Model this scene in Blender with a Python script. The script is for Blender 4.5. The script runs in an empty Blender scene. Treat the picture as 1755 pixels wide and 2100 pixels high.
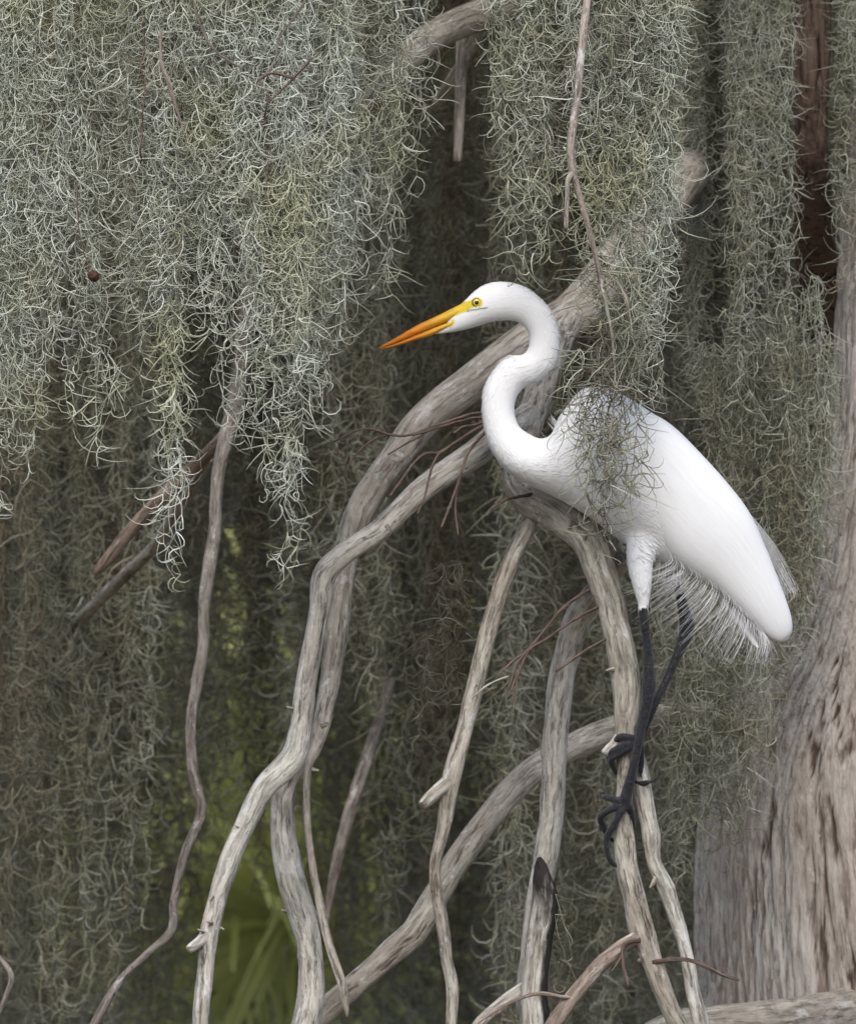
import bpy, math, random
import numpy as np
from mathutils import Vector
from mathutils.bvhtree import BVHTree

R = math.radians
S = bpy.context.scene
COL = S.collection

# ------------------------------------------------------------------ camera, sky, sun, exposure
DIST, ZC, PX = 8.0, 2.0, 0.57e-3          # camera distance to the bird, camera height, metres per tracing pixel at the bird
cam_d = bpy.data.cameras.new('camera'); cam = bpy.data.objects.new('camera', cam_d); COL.objects.link(cam)
cam.location = (0, -DIST, ZC); cam.rotation_euler = (R(90), 0, 0)
cam_d.sensor_fit = 'VERTICAL'; cam_d.sensor_height = 36.0
cam_d.lens = 18.0 / (1050 * PX / DIST)
cam_d.clip_start = 0.1; cam_d.clip_end = 2000
cam_d.dof.use_dof = True; cam_d.dof.focus_distance = DIST - 0.02; cam_d.dof.aperture_fstop = 14.0
S.camera = cam

SUN_EL, SUN_AZ = 49, -4                   # veiled sun high behind the camera
w = bpy.data.worlds.new('World'); S.world = w; w.use_nodes = True
nt = w.node_tree; nt.nodes.clear()
sky = nt.nodes.new('ShaderNodeTexSky'); sky.sky_type = 'NISHITA'; sky.sun_disc = False
sky.sun_elevation = R(SUN_EL); sky.sun_rotation = R(180 - SUN_AZ)
sky.air_density = 1.0; sky.dust_density = 3.0; sky.ozone_density = 1.5; sky.altitude = 0
bg = nt.nodes.new('ShaderNodeBackground'); bg.inputs['Strength'].default_value = 0.12
wo = nt.nodes.new('ShaderNodeOutputWorld')
nt.links.new(sky.outputs[0], bg.inputs[0]); nt.links.new(bg.outputs[0], wo.inputs[0])
sl = bpy.data.lights.new('sun', 'SUN'); sl.energy = 1.5; sl.angle = R(40); sl.color = (1.0, 0.99, 0.975)
so = bpy.data.objects.new('sun', sl); COL.objects.link(so)
sun_dir = Vector((math.sin(R(SUN_AZ)) * math.cos(R(SUN_EL)), -math.cos(R(SUN_AZ)) * math.cos(R(SUN_EL)), math.sin(R(SUN_EL))))
so.rotation_euler = (sun_dir).to_track_quat('Z', 'Y').to_euler(); so.location = (-3, -6, 8)
S.view_settings.view_transform = 'Standard'; S.view_settings.look = 'None'
S.view_settings.gamma = 1.0; S.view_settings.use_curve_mapping = False
S.view_settings.exposure = 0.82
S.cycles.max_bounces = 4; S.cycles.diffuse_bounces = 2; S.cycles.glossy_bounces = 1; S.cycles.transmission_bounces = 2; S.cycles.transparent_max_bounces = 4

# ------------------------------------------------------------------ helpers
def W(px, py, y=0.0):
    """photo position (1755 x 2100 grid) and a chosen depth -> world point"""
    k = (DIST + y) / DIST * PX
    return ((px - 877.5) * k, y, ZC + (1050 - py) * k)

def tag(o, label=None, cat=None, group=None, kind=None):
    if label: o['label'] = label
    if cat: o['category'] = cat
    if group: o['group'] = group
    if kind: o['kind'] = kind
    return o

def empty(name, loc, label, cat, group=None):
    o = bpy.data.objects.new(name, None); COL.objects.link(o); o.location = loc
    o.empty_display_size = 0.1
    return tag(o, label, cat, group)

def make_mesh(name, V, F, mat, attrs=None, smooth=True):
    """V (n,3); F (m,4) or (m,3) integer array, or a list of such arrays"""
    V = np.asarray(V, dtype=np.float32)
    Fs = F if isinstance(F, list) else [F]
    Fs = [np.asarray(f, dtype=np.int32) for f in Fs if len(f)]
    me = bpy.data.meshes.new(name)
    me.vertices.add(len(V)); me.vertices.foreach_set('co', V.ravel())
    nl = sum(f.size for f in Fs); npoly = sum(len(f) for f in Fs)
    me.loops.add(nl); me.loops.foreach_set('vertex_index', np.concatenate([f.ravel() for f in Fs]))
    me.polygons.add(npoly)
    sizes = np.concatenate([np.full(len(f), f.shape[1], dtype=np.int32) for f in Fs])
    starts = np.concatenate([[0], np.cumsum(sizes)[:-1]]).astype(np.int32)
    me.polygons.foreach_set('loop_start', starts)
    try: me.polygons.foreach_set('loop_total', sizes)
    except Exception: pass
    me.polygons.foreach_set('use_smooth', np.full(npoly, smooth, dtype=bool))
    me.update(calc_edges=True)
    for k, a in (attrs or {}).items():
        a = np.asarray(a, dtype=np.float32)
        if a.ndim == 1:
            at = me.attributes.new(k, 'FLOAT', 'POINT'); at.data.foreach_set('value', a)
        elif a.shape[1] == 3:
            at = me.attributes.new(k, 'FLOAT_VECTOR', 'POINT'); at.data.foreach_set('vector', a.ravel())
        else:
            at = me.attributes.new(k, 'FLOAT_COLOR', 'POINT'); at.data.foreach_set('color', a.ravel())
    if mat: me.materials.append(mat)
    return me

def link(name, me, parent=None, loc=None):
    o = bpy.data.objects.new(name, me); COL.objects.link(o)
    if parent is not None:
        o.parent = parent
        o.matrix_parent_inverse = parent_inv(parent)
    if loc is not None: o.location = loc
    return o

def parent_inv(p):
    from mathutils import Matrix
    m = Matrix.Translation(p.location)
    q = p.parent
    while q is not None:
        if q.type == 'EMPTY': m = Matrix.Translation(q.location)
        q = q.parent
    if p.type == 'MESH':
        return Matrix.Identity(4) if p.parent is not None else m.inverted()
    return m.inverted()

# value noise, vectorised
def _hash(i, j, k, seed):
    h = (i * 374761393 + j * 668265263 + k * 2147483647 + seed * 974711) & 0xffffffff
    h = ((h ^ (h >> 13)) * 1274126177) & 0xffffffff
    h = ((h ^ (h >> 16)) * 2246822519) & 0xffffffff
    return ((h ^ (h >> 15)) & 0xffffff) / float(0xffffff)

def vnoise(P, seed=0):
    P = np.asarray(P, dtype=np.float64)
    I = np.floor(P).astype(np.int64); f = P - I; f = f * f * (3 - 2 * f)
    i, j, k = I[:, 0], I[:, 1], I[:, 2]; x, y, z = f[:, 0], f[:, 1], f[:, 2]
    def c(a, b, d): return _hash(i + a, j + b, k + d, seed)
    x00 = c(0,0,0)*(1-x)+c(1,0,0)*x; x10 = c(0,1,0)*(1-x)+c(1,1,0)*x
    x01 = c(0,0,1)*(1-x)+c(1,0,1)*x; x11 = c(0,1,1)*(1-x)+c(1,1,1)*x
    return ((x00*(1-y)+x10*y)*(1-z) + (x01*(1-y)+x11*y)*z) * 2 - 1

def catmull(P, step=None, n=None):
    """smooth a control polyline (any number of columns)"""
    P = np.asarray(P, dtype=np.float64)
    Q = np.vstack([2*P[0]-P[1], P, 2*P[-1]-P[-2]])
    out = []
    for i in range(1, len(Q)-2):
        p0, p1, p2, p3 = Q[i-1], Q[i], Q[i+1], Q[i+2]
        m = n or max(2, int(np.linalg.norm((p2-p1)[:3]) / step))
        t = np.linspace(0, 1, m, endpoint=False)[:, None]
        out.append(0.5*((2*p1)+(-p0+p2)*t+(2*p0-5*p1+4*p2-p3)*t*t+(-p0+3*p1-3*p2+p3)*t**3))
    out.append(P[-1:])
    return np.vstack(out)

def frames(C):
    T = np.gradient(C, axis=0); T /= np.linalg.norm(T, axis=1)[:, None] + 1e-12
    N = np.zeros_like(C); ref = np.array([0, -1.0, 0])
    n = ref - T[0]*ref.dot(T[0]); n /= np.linalg.norm(n)
    for i in range(len(C)):
        n = n - T[i]*n.dot(T[i]); n /= np.linalg.norm(n); N[i] = n
    return T, N, np.cross(T, N)

def tube(C, rad, sides=20, ridge=0.0, lump=0.0, seed=0, cap=True, long=0.05, knots=0):
    """tapered limb; returns V, faces, bark coordinate"""
    C = np.asarray(C); n = len(C)
    T, N, B = frames(C)
    v = np.concatenate([[0], np.cumsum(np.linalg.norm(np.diff(C, axis=0), axis=1))])
    th = np.linspace(0, 2*np.pi, sides, endpoint=False)
    ct, st = np.cos(th), np.sin(th)
    rr = np.repeat(rad[:, None], sides, axis=1)
    cc = np.stack([np.broadcast_to(ct, (n, sides)), np.broadcast_to(st, (n, sides)), np.broadcast_to(v[:, None], (n, sides))], -1).reshape(-1, 3)
    if ridge or lump:
        rmean = float(np.mean(rad))
        a = vnoise(cc*[2.6, 2.6, 1/long] + seed*7.3, seed)
        a2 = vnoise(cc*[5.5, 5.5, 2.2/long] + seed*3.1, seed+5)
        l = vnoise(cc*[0.8, 0.8, 0.45/max(rmean, .004)] + seed*1.7, seed+9)
        rr = rr * (1 + ridge*(a + .6*a2) + lump*l).reshape(n, sides)
        rng = np.random.RandomState(seed+77)
        for _ in range(knots):
            i0 = rng.randint(2, n-2); t0 = rng.uniform(0, 2*np.pi); rk = rmean*rng.uniform(.28, .5)
            dv = (v[:, None]-v[i0])/rk; dt = np.angle(np.exp(1j*(th[None, :]-t0)))*rmean/rk
            d2 = dv**2+dt**2
            rr = rr + rmean*.22*np.exp(-d2*1.4) - rmean*.16*np.exp(-d2*9)
    V = C[:, None, :] + rr[..., None]*(ct[None, :, None]*N[:, None, :] + st[None, :, None]*B[:, None, :])
    V = V.reshape(-1, 3)
    i = np.arange(n-1)[:, None]*sides; j = np.arange(sides)[None, :]; j2 = (j+1) % sides
    F = np.stack([i+j, i+j2, i+sides+j2, i+sides+j], -1).reshape(-1, 4)
    co = cc*np.array([1, 1, 1.0])
    co[:, :2] *= np.repeat(rad, sides)[:, None]
    Fl = [F]
    if cap:
        V = np.vstack([V, C[0]-T[0]*rad[0]*.25, C[-1]+T[-1]*rad[-1]*.3]); co = np.vstack([co, co[0], co[-1]])
        a0, a1 = n*sides, n*sides+1
        jj = np.arange(sides); jn = (jj+1) % sides
        Fl.append(np.stack([np.full(sides, a0), jn, jj], -1))
        Fl.append(np.stack([np.full(sides, a1), (n-1)*sides+jj, (n-1)*sides+jn], -1))
    return V, Fl, co

def limb(name, pts, mat, parent, sides=22, step=0.006, ridge=.045, lump=.07, seed=1, long=.05, knots=0, extra=None):
    """pts: (px, py, depth, width in px)"""
    P = np.array([list(W(a, b, y)) + [wd*.5*PX*(DIST+y)/DIST] for a, b, y, wd in pts])
    Q = catmull(P, step=step)
    V, F, co = tube(Q[:, :3], np.maximum(Q[:, 3], .0006), sides, ridge, lump, seed, long=long, knots=knots)
    if extra is not None: V = extra(V)
    return link(name, make_mesh(name, V, F, mat, {'bark': co}), parent)

# ------------------------------------------------------------------ materials
class NT:
    def __init__(s, name, rough=.8, spec=.25):
        s.m = bpy.data.materials.new(name); s.m.use_nodes = True; s.t = s.m.node_tree
        s.b = s.t.nodes['Principled BSDF']; s.b.inputs['Roughness'].default_value = rough
        s.b.inputs['Specular IOR Level'].default_value = spec
    def n(s, typ, **kw):
        x = s.t.nodes.new('ShaderNode'+typ)
        for k, v in kw.items():
            if k in x.inputs.keys() if isinstance(k, str) else False: x.inputs[k].default_value = v
            else: setattr(x, k, v)
        return x
    def l(s, a, b): s.t.links.new(a, b)
    def attr(s, name): x = s.n('Attribute'); x.attribute_name = name; return x
    def mapping(s, src, scale):
        x = s.n('Mapping'); x.inputs['Scale'].default_value = scale; s.l(src, x.inputs['Vector']); return x.outputs[0]
    def noise(s, vec, scale, detail=4, rough=.55, out='Fac'):
        x = s.n('TexNoise'); x.inputs['Scale'].default_value = scale; x.inputs['Detail'].default_value = detail
        x.inputs['Roughness'].default_value = rough
        if vec is not None: s.l(vec, x.inputs['Vector'])
        return x.outputs[out]
    def ramp(s, fac, stops, interp='LINEAR'):
        x = s.n('ValToRGB'); e = x.color_ramp.elements; x.color_ramp.interpolation = interp
        while len(e) < len(stops): e.new(.5)
        for k, (p, c) in enumerate(stops):
            e[k].position = p; e[k].color = (*c, 1) if len(c) == 3 else c
        s.l(fac, x.inputs[0]); return x.outputs[0]
    def mix(s, fac, a, b, typ='MIX'):
        x = s.n('MixRGB'); x.blend_type = typ
        for sock, v in ((x.inputs[0], fac), (x.inputs[1], a), (x.inputs[2], b)):
            if hasattr(v, 'links'): s.l(v, sock)
            elif isinstance(v, (int, float)): sock.default_value = v
            else: sock.default_value = (*v, 1)
        return x.outputs[0]
    def bump(s, h, strength=.4, dist=.002):
        x = s.n('Bump'); x.inputs['Strength'].default_value = strength; x.inputs['Distance'].default_value = dist
        s.l(h, x.inputs['Height']); s.l(x.outputs[0], s.b.inputs['Normal'])

def bark_mat(name, light, dark, crack, lichen=.0, green=.0, fiber=1.0, bd=.002, red=0.0):
    m = NT(name, .88, .15)
    bk = m.attr('bark').outputs['Vector']
    wob = m.n('TexNoise'); wob.inputs['Scale'].default_value = 45; wob.inputs['Detail'].default_value = 3; m.l(bk, wob.inputs['Vector'])
    wv = m.n('VectorMath'); wv.operation = 'MULTIPLY_ADD'; m.l(wob.outputs['Color'], wv.inputs[0]); wv.inputs[1].default_value = (.006, .006, .006); m.l(bk, wv.inputs[2])
    bk = wv.outputs[0]
    fine = m.noise(m.mapping(bk, (330*fiber, 330*fiber, 60*fiber)), 1, 6, .7)
    mid = m.noise(m.mapping(bk, (150*fiber, 150*fiber, 19*fiber)), 1, 6, .62)
    wide = m.noise(m.mapping(bk, (60*fiber, 60*fiber, 8*fiber)), 1, 4, .6)
    pat = m.noise(m.mapping(bk, (24, 24, 14)), 1, 6, .7)
    c = m.mix(m.ramp(pat, [(.38, (0, 0, 0)), (.62, (1, 1, 1))]), dark, light)
    c = m.mix(m.ramp(wide, [(.36, (.6,)*3), (.5, (0, 0, 0))]), c, dark)
    crk = m.ramp(mid, [(.36, (1, 1, 1)), (.455, (0, 0, 0))])
    # fissured only in stretches, worn smooth elsewhere
    zone = m.ramp(m.noise(m.mapping(bk, (18, 18, 10)), 1, 3, .6), [(.36, (.25,)*3), (.6, (1, 1, 1))])
    c = m.mix(m.mix(1.0, crk, zone, 'MULTIPLY'), c, crack)
    c = m.mix(.75, c, m.ramp(fine, [(.28, (.38, .35, .32)), (.5, (.95, .94, .93)), (.75, (1.3, 1.28, 1.26))]), 'MULTIPLY')
    if red:
        c = m.mix(m.ramp(m.noise(m.mapping(bk, (14, 14, 8)), 1.3, 4, .7), [(.50, (0, 0, 0)), (.64, (red,)*3)]), c, (.27, .15, .11))
    if lichen:
        f = m.ramp(m.noise(m.mapping(bk, (55, 55, 30)), 1, 6, .75), [(.56, (0, 0, 0)), (.62, (lichen,)*3)])
        c = m.mix(f, c, (.56, .55, .53))
    if green:
        f = m.ramp(m.noise(m.mapping(bk, (26, 26, 13)), 1.1, 6, .75), [(.56, (0, 0, 0)), (.64, (green,)*3)])
        c = m.mix(f, c, (.27, .33, .26))
    # small dark pores
    v = m.n('TexVoronoi'); v.inputs['Scale'].default_value = 1.0
    m.l(m.mapping(bk, (95, 95, 60)), v.inputs['Vector'])
    pz = m.ramp(m.noise(m.mapping(bk, (30, 30, 20)), 1.7, 3, .6), [(.5, (0, 0, 0)), (.6, (.9,)*3)])
    c = m.mix(m.mix(1.0, m.ramp(v.outputs['Distance'], [(.08, (.9,)*3), (.2, (0, 0, 0))]), pz, 'MULTIPLY'), c, crack)
    m.l(c, m.b.inputs['Base Color'])
    h = m.mix(.35, m.ramp(mid, [(.36, (0, 0, 0)), (.5, (1, 1, 1))]), fine)
    m.bump(h, 1.0, bd*1.4)
    return m.m

M = {}
M['perch'] = bark_mat('weathered_wood', (.44, .41, .358), (.28, .252, .208), (.08, .06, .046), .55, .15, bd=.0022)
M['pale'] = bark_mat('silvered_wood', (.53, .51, .46), (.34, .318, .278), (.095, .076, .062), .7, .25, bd=.002)
M['rear'] = bark_mat('tan_wood', (.41, .375, .322), (.27, .24, .2), (.10, .076, .06), .45, .12, bd=.0018)
M['brown'] = bark_mat('brown_wood', (.28, .222, .175), (.18, .136, .106), (.06, .04, .03), .15, .1)
M['greyb'] = bark_mat('grey_thin_wood', (.27, .245, .22), (.18, .155, .13), (.07, .055, .045), .5, .4)
M['lichen'] = bark_mat('lichen_wood', (.36, .32, .28), (.26, .215, .185), (.10, .07, .055), .8, .8, bd=.0018)
M['red'] = bark_mat('ruddy_wood', (.36, .30, .25), (.25, .20, .165), (.10, .07, .05), .6, .9, bd=.002, red=.45)
M['char'] = bark_mat('blackened_wood', (.045, .038, .032), (.02, .017, .015), (.01, .008, .007), .0, .0)
M['stump'] = bark_mat('weathered_stump', (.53, .51, .46), (.34, .318, .278), (.095, .076, .062), .6, .2)
def blacken(mat):
    m = NT.__new__(NT); m.m = mat; m.t = mat.node_tree; m.b = m.t.nodes['Principled BSDF']
    src = m.b.inputs['Base Color'].links[0].from_socket
    bk = m.attr('bark').outputs['Vector']; xyz = m.n('SeparateXYZ'); m.l(bk, xyz.inputs[0])
    n = m.noise(m.mapping(bk, (90, 90, 30)), 1, 5, .7)
    a = m.n('Math', operation='MULTIPLY_ADD'); m.l(n, a.inputs[0]); a.inputs[1].default_value = .11; m.l(xyz.outputs[2], a.inputs[2])
    f1 = m.ramp(a.outputs[0], [(.085, (1, 1, 1)), (.14, (0, 0, 0))])
    b = m.n('Math', operation='MULTIPLY_ADD'); m.l(n, b.inputs[0]); b.inputs[1].default_value = .012; m.l(xyz.outputs[1], b.inputs[2])
    b2 = m.n('Math', operation='MULTIPLY_ADD'); m.l(b.outputs[0], b2.inputs[0]); b2.inputs[1].default_value = 20; b2.inputs[2].default_value = .5
    f2 = m.ramp(b2.outputs[0], [(.42, (1, 1, 1)), (.50, (0, 0, 0))])
    m.l(m.mix(m.mix(1.0, f1, f2, 'LIGHTEN'), src, (.028, .024, .022)), m.b.inputs['Base Color'])
blacken(M['stump'])
M['twig'] = bark_mat('twig_bark', (.18, .13, .108), (.10, .072, .06), (.04, .028, .022), .35, .0, fiber=1.6, bd=.001)

def trunk_mat(name, a, b, c1, c2):
    m = NT(name, .9, .12)
    bk = m.attr('bark').outputs['Vector']
    h = m.attr('relief').outputs['Fac']
    n1 = m.noise(m.mapping(bk, (85, 85, 9.0)), 1, 6, .68)
    n2 = m.noise(m.mapping(bk, (230, 230, 32)), 1, 6, .72)
    pat = m.noise(m.mapping(bk, (9, 9, 3.2)), 1, 5, .65)
    c = m.mix(m.ramp(pat, [(.38, (0, 0, 0)), (.64, (1, 1, 1))]), a, b)
    c = m.mix(m.ramp(n1, [(.36, (1, 1, 1)), (.47, (0, 0, 0))]), c, c1)
    c = m.mix(m.ramp(h, [(.36, (1, 1, 1)), (.63, (0, 0, 0))]), c, c2)
    c = m.mix(.8, c, m.ramp(n2, [(.3, (.45, .43, .42)), (.5, (.95, .95, .95)), (.72, (1.25, 1.25, 1.25))]), 'MULTIPLY')
    c = m.mix(m.ramp(m.noise(m.mapping(bk, (34, 34, 15)), 1, 6, .75), [(.57, (0, 0, 0)), (.66, (.45,)*3)]), c, tuple(x*1.3 for x in b))
    m.l(c, m.b.inputs['Base Color'])
    m.bump(m.mix(.5, n1, n2), 1.0, .007)
    return m.m
M['trunk'] = trunk_mat('cypress_bark', (.36, .315, .275), (.47, .44, .40), (.22, .175, .145), (.105, .076, .06))
M['trunk_brown'] = trunk_mat('brown_cypress_bark', (.16, .108, .084), (.25, .19, .155), (.11, .07, .054), (.055, .036, .028))

def moss_mat(name, stops, yellow, yamt, thin=.22):
    m = NT(name, .75, .2)
    t = m.attr('tint').outputs['Fac']
    c = m.ramp(t, stops)
    g = m.n('NewGeometry').outputs['Position']
    f = m.ramp(m.noise(g, 9, 3, .6), [(.48, (0, 0, 0)), (.68, (yamt,)*3)])
    c = m.mix(f, c, yellow, 'MIX')
    m.l(c, m.b.inputs['Base Color'])
    if not thin: return m.m
    # threads let a little light through
    tr = m.n('BsdfTranslucent'); m.l(c, tr.inputs['Color'])
    mx = m.n('MixShader'); mx.inputs[0].default_value = thin
    out = m.t.nodes['Material Output']
    m.l(m.b.outputs[0], mx.inputs[1]); m.l(tr.outputs[0], mx.inputs[2]); m.l(mx.outputs[0], out.inputs['Surface'])
    return m.m
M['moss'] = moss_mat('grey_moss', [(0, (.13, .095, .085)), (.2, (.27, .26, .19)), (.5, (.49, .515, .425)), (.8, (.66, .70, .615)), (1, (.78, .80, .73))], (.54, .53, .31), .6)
M['moss_back'] = moss_mat('shade_toned_moss', [(0, (.11, .075, .05)), (.25, (.175, .158, .112)), (.55, (.26, .262, .20)), (.85, (.35, .358, .295)), (1, (.44, .45, .395))], (.235, .215, .125), .6, 0)  # darker copy of the grey moss, background shade put into its colour

def plain(name, col, rough=.6, spec=.3, var=0, scale=40):
    m = NT(name, rough, spec)
    if var:
        g = m.n('TexCoord').outputs['Object']
        a = tuple(x*(1-var) for x in col); b = tuple(min(1, x*(1+var)) for x in col)
        m.l(m.ramp(m.noise(g, scale, 4), [(.3, a), (.7, b)]), m.b.inputs['Base Color'])
    else: m.b.inputs['Base Color'].default_value = (*col, 1)
    return m.m

def ground_mat():
    m = NT('swamp_soil', .9, .15)
    g = m.n('TexCoord').outputs['Object']
    c = m.ramp(m.noise(g, 1.7, 6, .65), [(.3, (.08, .06, .04)), (.55, (.14, .11, .075)), (.75, (.10, .11, .05))])
    m.l(c, m.b.inputs['Base Color']); m.bump(m.noise(g, 14, 6), .6, .03)
    return m.m
M['ground'] = ground_mat()

def leaf_mat(name, a, b, tl=.35):
    m = NT(name, .6, .3)
    c = m.ramp(m.attr('tint').outputs['Fac'], [(0, a), (1, b)])
    m.l(c, m.b.inputs['Base Color'])
    tr = m.n('BsdfTranslucent'); m.l(c, tr.inputs['Color'])
    mx = m.n('MixShader'); mx.inputs[0].default_value = tl
    m.l(m.b.outputs[0], mx.inputs[1]); m.l(tr.outputs[0], mx.inputs[2]); m.l(mx.outputs[0], m.t.nodes['Material Output'].inputs['Surface'])
    return m.m
M['shade_crown'] = leaf_mat('shade_crown_leaf', (.03, .045, .018), (.07, .09, .035), .2)
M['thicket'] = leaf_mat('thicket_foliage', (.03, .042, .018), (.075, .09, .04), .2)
M['palm'] = leaf_mat('palm_leaf', (.29, .325, .10), (.56, .585, .23), .45)

def attr_color_mat(name, rough, spec, streak=False, sss=0.0, bump=.15, bscale=(300, 300, 300)):
    m = NT(name, rough, spec)
    m.l(m.attr('col').outputs['Color'], m.b.inputs['Base Color'])
    g = m.n('TexCoord').outputs['Object']
    m.bump(m.noise(m.mapping(g, bscale), 1, 4, .6), bump, .001)
    return m

# plumage: white barbs run along the body, bare parts take their own colour and gloss
pm = attr_color_mat('plumage', .85, .15)
rg = pm.attr('gloss').outputs['Fac']
x = pm.n('MapRange'); x.inputs['To Min'].default_value = .9; x.inputs['To Max'].default_value = .4; pm.l(rg, x.inputs['Value']); pm.l(x.outputs[0], pm.b.inputs['Roughness'])
fl = pm.attr('flow').outputs['Vector']
f1 = pm.noise(pm.mapping(fl, (420, 420, 28)), 1, 5, .65)
f2 = pm.noise(pm.mapping(fl, (70, 70, 26)), 1, 4, .6)
sc_ = pm.n('TexVoronoi'); sc_.feature = 'DISTANCE_TO_EDGE'; pm.l(pm.mapping(pm.n('TexCoord').outputs['Object'], (330, 330, 230)), sc_.inputs['Vector']); sc_.inputs['Scale'].default_value = 1
hgt = pm.mix(rg, pm.mix(.5, f1, f2), pm.ramp(sc_.outputs['Distance'], [(0, (0, 0, 0)), (.12, (1, 1, 1))]))
bmp = [n_ for n_ in pm.t.nodes if n_.type == 'BUMP'][0]
pm.l(hgt, bmp.inputs['Height']); bmp.inputs['Strength'].default_value = .5; bmp.inputs['Distance'].default_value = .0013
pm.b.inputs['Sheen Weight'].default_value = .15
M['plumage'] = pm.m

def wing_mat():
    m = NT('wing_feathers', .88, .12)
    u = m.attr('flow').outputs['Vector']
    st = m.noise(m.mapping(u, (5, 150, 1)), 1, 5, .6)
    st2 = m.noise(m.mapping(u, (3, 34, 1)), 1, 3, .6)
    c = m.ramp(st2, [(.25, (.63, .637, .643)), (.6, (.68, .688, .696)), (.8, (.675, .672, .655))])
    m.l(c, m.b.inputs['Base Color'])
    m.bump(m.mix(.5, st, st2), .22, .0010)
    m.b.inputs['Sheen Weight'].default_value = .15
    return m.m
M['wing'] = wing_mat()
M['plume'] = plain('white_plume', (.69, .697, .705), .8, .15)
M['bill'] = attr_color_mat('bill_horn', .42, .4, bump=.25, bscale=(90, 600, 600)).m
M['eye'] = attr_color_mat('eye_gloss', .12, .6, bump=0).m
M['claw'] = plain('claw_horn', (.035, .034, .036), .35, .5)
M['cone'] = plain('cone_scale', (.055, .026, .018), .7, .2, .4, 300)
M['dry'] = plain('dry_leaf', (.30, .13, .05), .7, .2, .4, 200)

# ------------------------------------------------------------------ setting: ground
def build_ground():
    n = 60; a = np.linspace(-1, 1, n); g = np.sign(a)*np.abs(a)**2.2*700
    X, Y = np.meshgrid(g, g); Z = vnoise(np.stack([X.ravel()*.6, Y.ravel()*.6, X.ravel()*0], -1), 3)*.05
    V = np.stack([X.ravel(), Y.ravel(), Z], -1)
    i = np.arange(n-1)[:, None]*n + np.arange(n-1)[None, :]
    F = np.stack([i, i+1, i+n+1, i+n], -1).reshape(-1, 4)
    o = link('ground', make_mesh('ground', V, F, M['ground'])); tag(o, kind='structure')
    o['label'] = 'dark swampy soil under the moss-hung trees'
build_ground()

# ------------------------------------------------------------------ cypress tree with its fluted trunk
def trunk_mesh(name, path, sides, step, flute, relief, seed, mat, strips=22, lean=.10):
    """path rows: x, y, z, radius"""
    Q = catmull(np.array(path), step=step); n = len(Q)
    th = np.linspace(0, 2*np.pi, sides, endpoint=False)
    T, Z = np.meshgrid(th, Q[:, 2])
    ct, st = np.cos(T).ravel(), np.sin(T).ravel(); z = Z.ravel()
    rad = np.repeat(Q[:, 3], sides)
    X0 = np.repeat(Q[:, 0], sides)+ct*rad; Y0 = np.repeat(Q[:, 1], sides)+st*rad
    wx = vnoise(np.stack([X0*5, Y0*5, z*3], -1), seed)*.035+vnoise(np.stack([X0*16, Y0*16, z*9], -1), seed+8)*.010
    P1 = np.stack([(X0+wx+lean*z)*strips, (Y0+wx)*strips, z*2.6], -1)
    fa = np.abs(vnoise(P1, seed+1)); fb = np.abs(vnoise(P1*[2.2, 2.2, 2.0]+3.7, seed+2)); fc = np.abs(vnoise(P1*[4.4, 4.4, 3.6]+1.7, seed+5))
    c = vnoise(P1*[5.5, 5.5, 7], seed+3); c2 = vnoise(P1*[1.2, 1.2, 2.4], seed+6)
    brk = .3+.7*np.clip(vnoise(P1*[.8, .8, 1.9]+9.1, seed+7)*1.4+.5, 0, 1)
    fis = .75*brk*np.exp(-(fa/.055)**2)+.75*np.exp(-(fb/.10)**2)*brk+.45*np.exp(-(fc/.14)**2)
    h = np.clip(.80-.55*np.clip(fis, 0, 1.25)+.12*c+.16*c2, 0, 1)
    fl = vnoise(np.stack([ct*1.9, st*1.9, z*.25], -1), seed+4)
    r = rad*(1+flute*fl) + relief*(h-.7)
    V = np.stack([np.repeat(Q[:, 0], sides)+ct*r, np.repeat(Q[:, 1], sides)+st*r, z], -1)
    i = np.arange(n-1)[:, None]*sides; j = np.arange(sides)[None, :]; j2 = (j+1) % sides
    F = np.stack([i+j, i+j2, i+sides+j2, i+sides+j], -1).reshape(-1, 4)
    bk = np.stack([X0+wx+lean*z, Y0+wx, z], -1)
    return make_mesh(name, V, F, mat, {'bark': bk, 'relief': h})

TX, TY = .85, 1.08
tree = empty('cypress_tree', (TX-.1, TY, 0), 'broad cypress tree with furrowed grey-brown bark and flared base', 'tree')
def tpath():
    rows = []
    for py, le, r in ((3000, 1300, 440), (2500, 1375, 390), (2100, 1428, 345), (1900, 1432, 342), (1750, 1436, 338), (1600, 1452, 330), (1450, 1500, 315), (1300, 1570, 290), (1150, 1632, 262), (900, 1698, 232), (600, 1722, 218), (0, 1765, 200), (-500, 1770, 190), (-1500, 1780, 170), (-2600, 1790, 130)):
        cx = le+r
        k = (DIST+TY)/DIST*PX
        X = (cx-877.5)*k; Z = ZC+(1050-py)*k
        rows.append((X, TY, Z, r*k))
    # ends below the soil
    return rows
rows = tpath(); rows = [(rows[0][0], TY, -.1, rows[0][3]*1.25)] + [r_ for r_ in rows if r_[2] > .3]
tr = link('trunk', trunk_mesh('trunk', rows, 540, .015, .06, .020, 11, M['trunk'], 34), tree)
tr['label'] = 'thick trunk with long vertical strips of furrowed bark'
def tl(*pts, mat='rear', seed=3, name='limb', **kw): return limb(name, pts, M[mat], tree, seed=seed, **kw)
# arching root-like limb at the foot of the visible trunk
tl((1800, 2085, 1.0, 150), (1660, 2100, .76, 118), (1550, 2106, .66, 104), (1450, 2110, .62, 96), (1370, 2128, .6, 96), (1300, 2180, .6, 94), (1250, 2280, .62, 98), (1220, 2500, .68, 108), (1210, 2900, .75, 118), mat='rear', seed=21, name='root', sides=44, lump=.04, ridge=.03)
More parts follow.
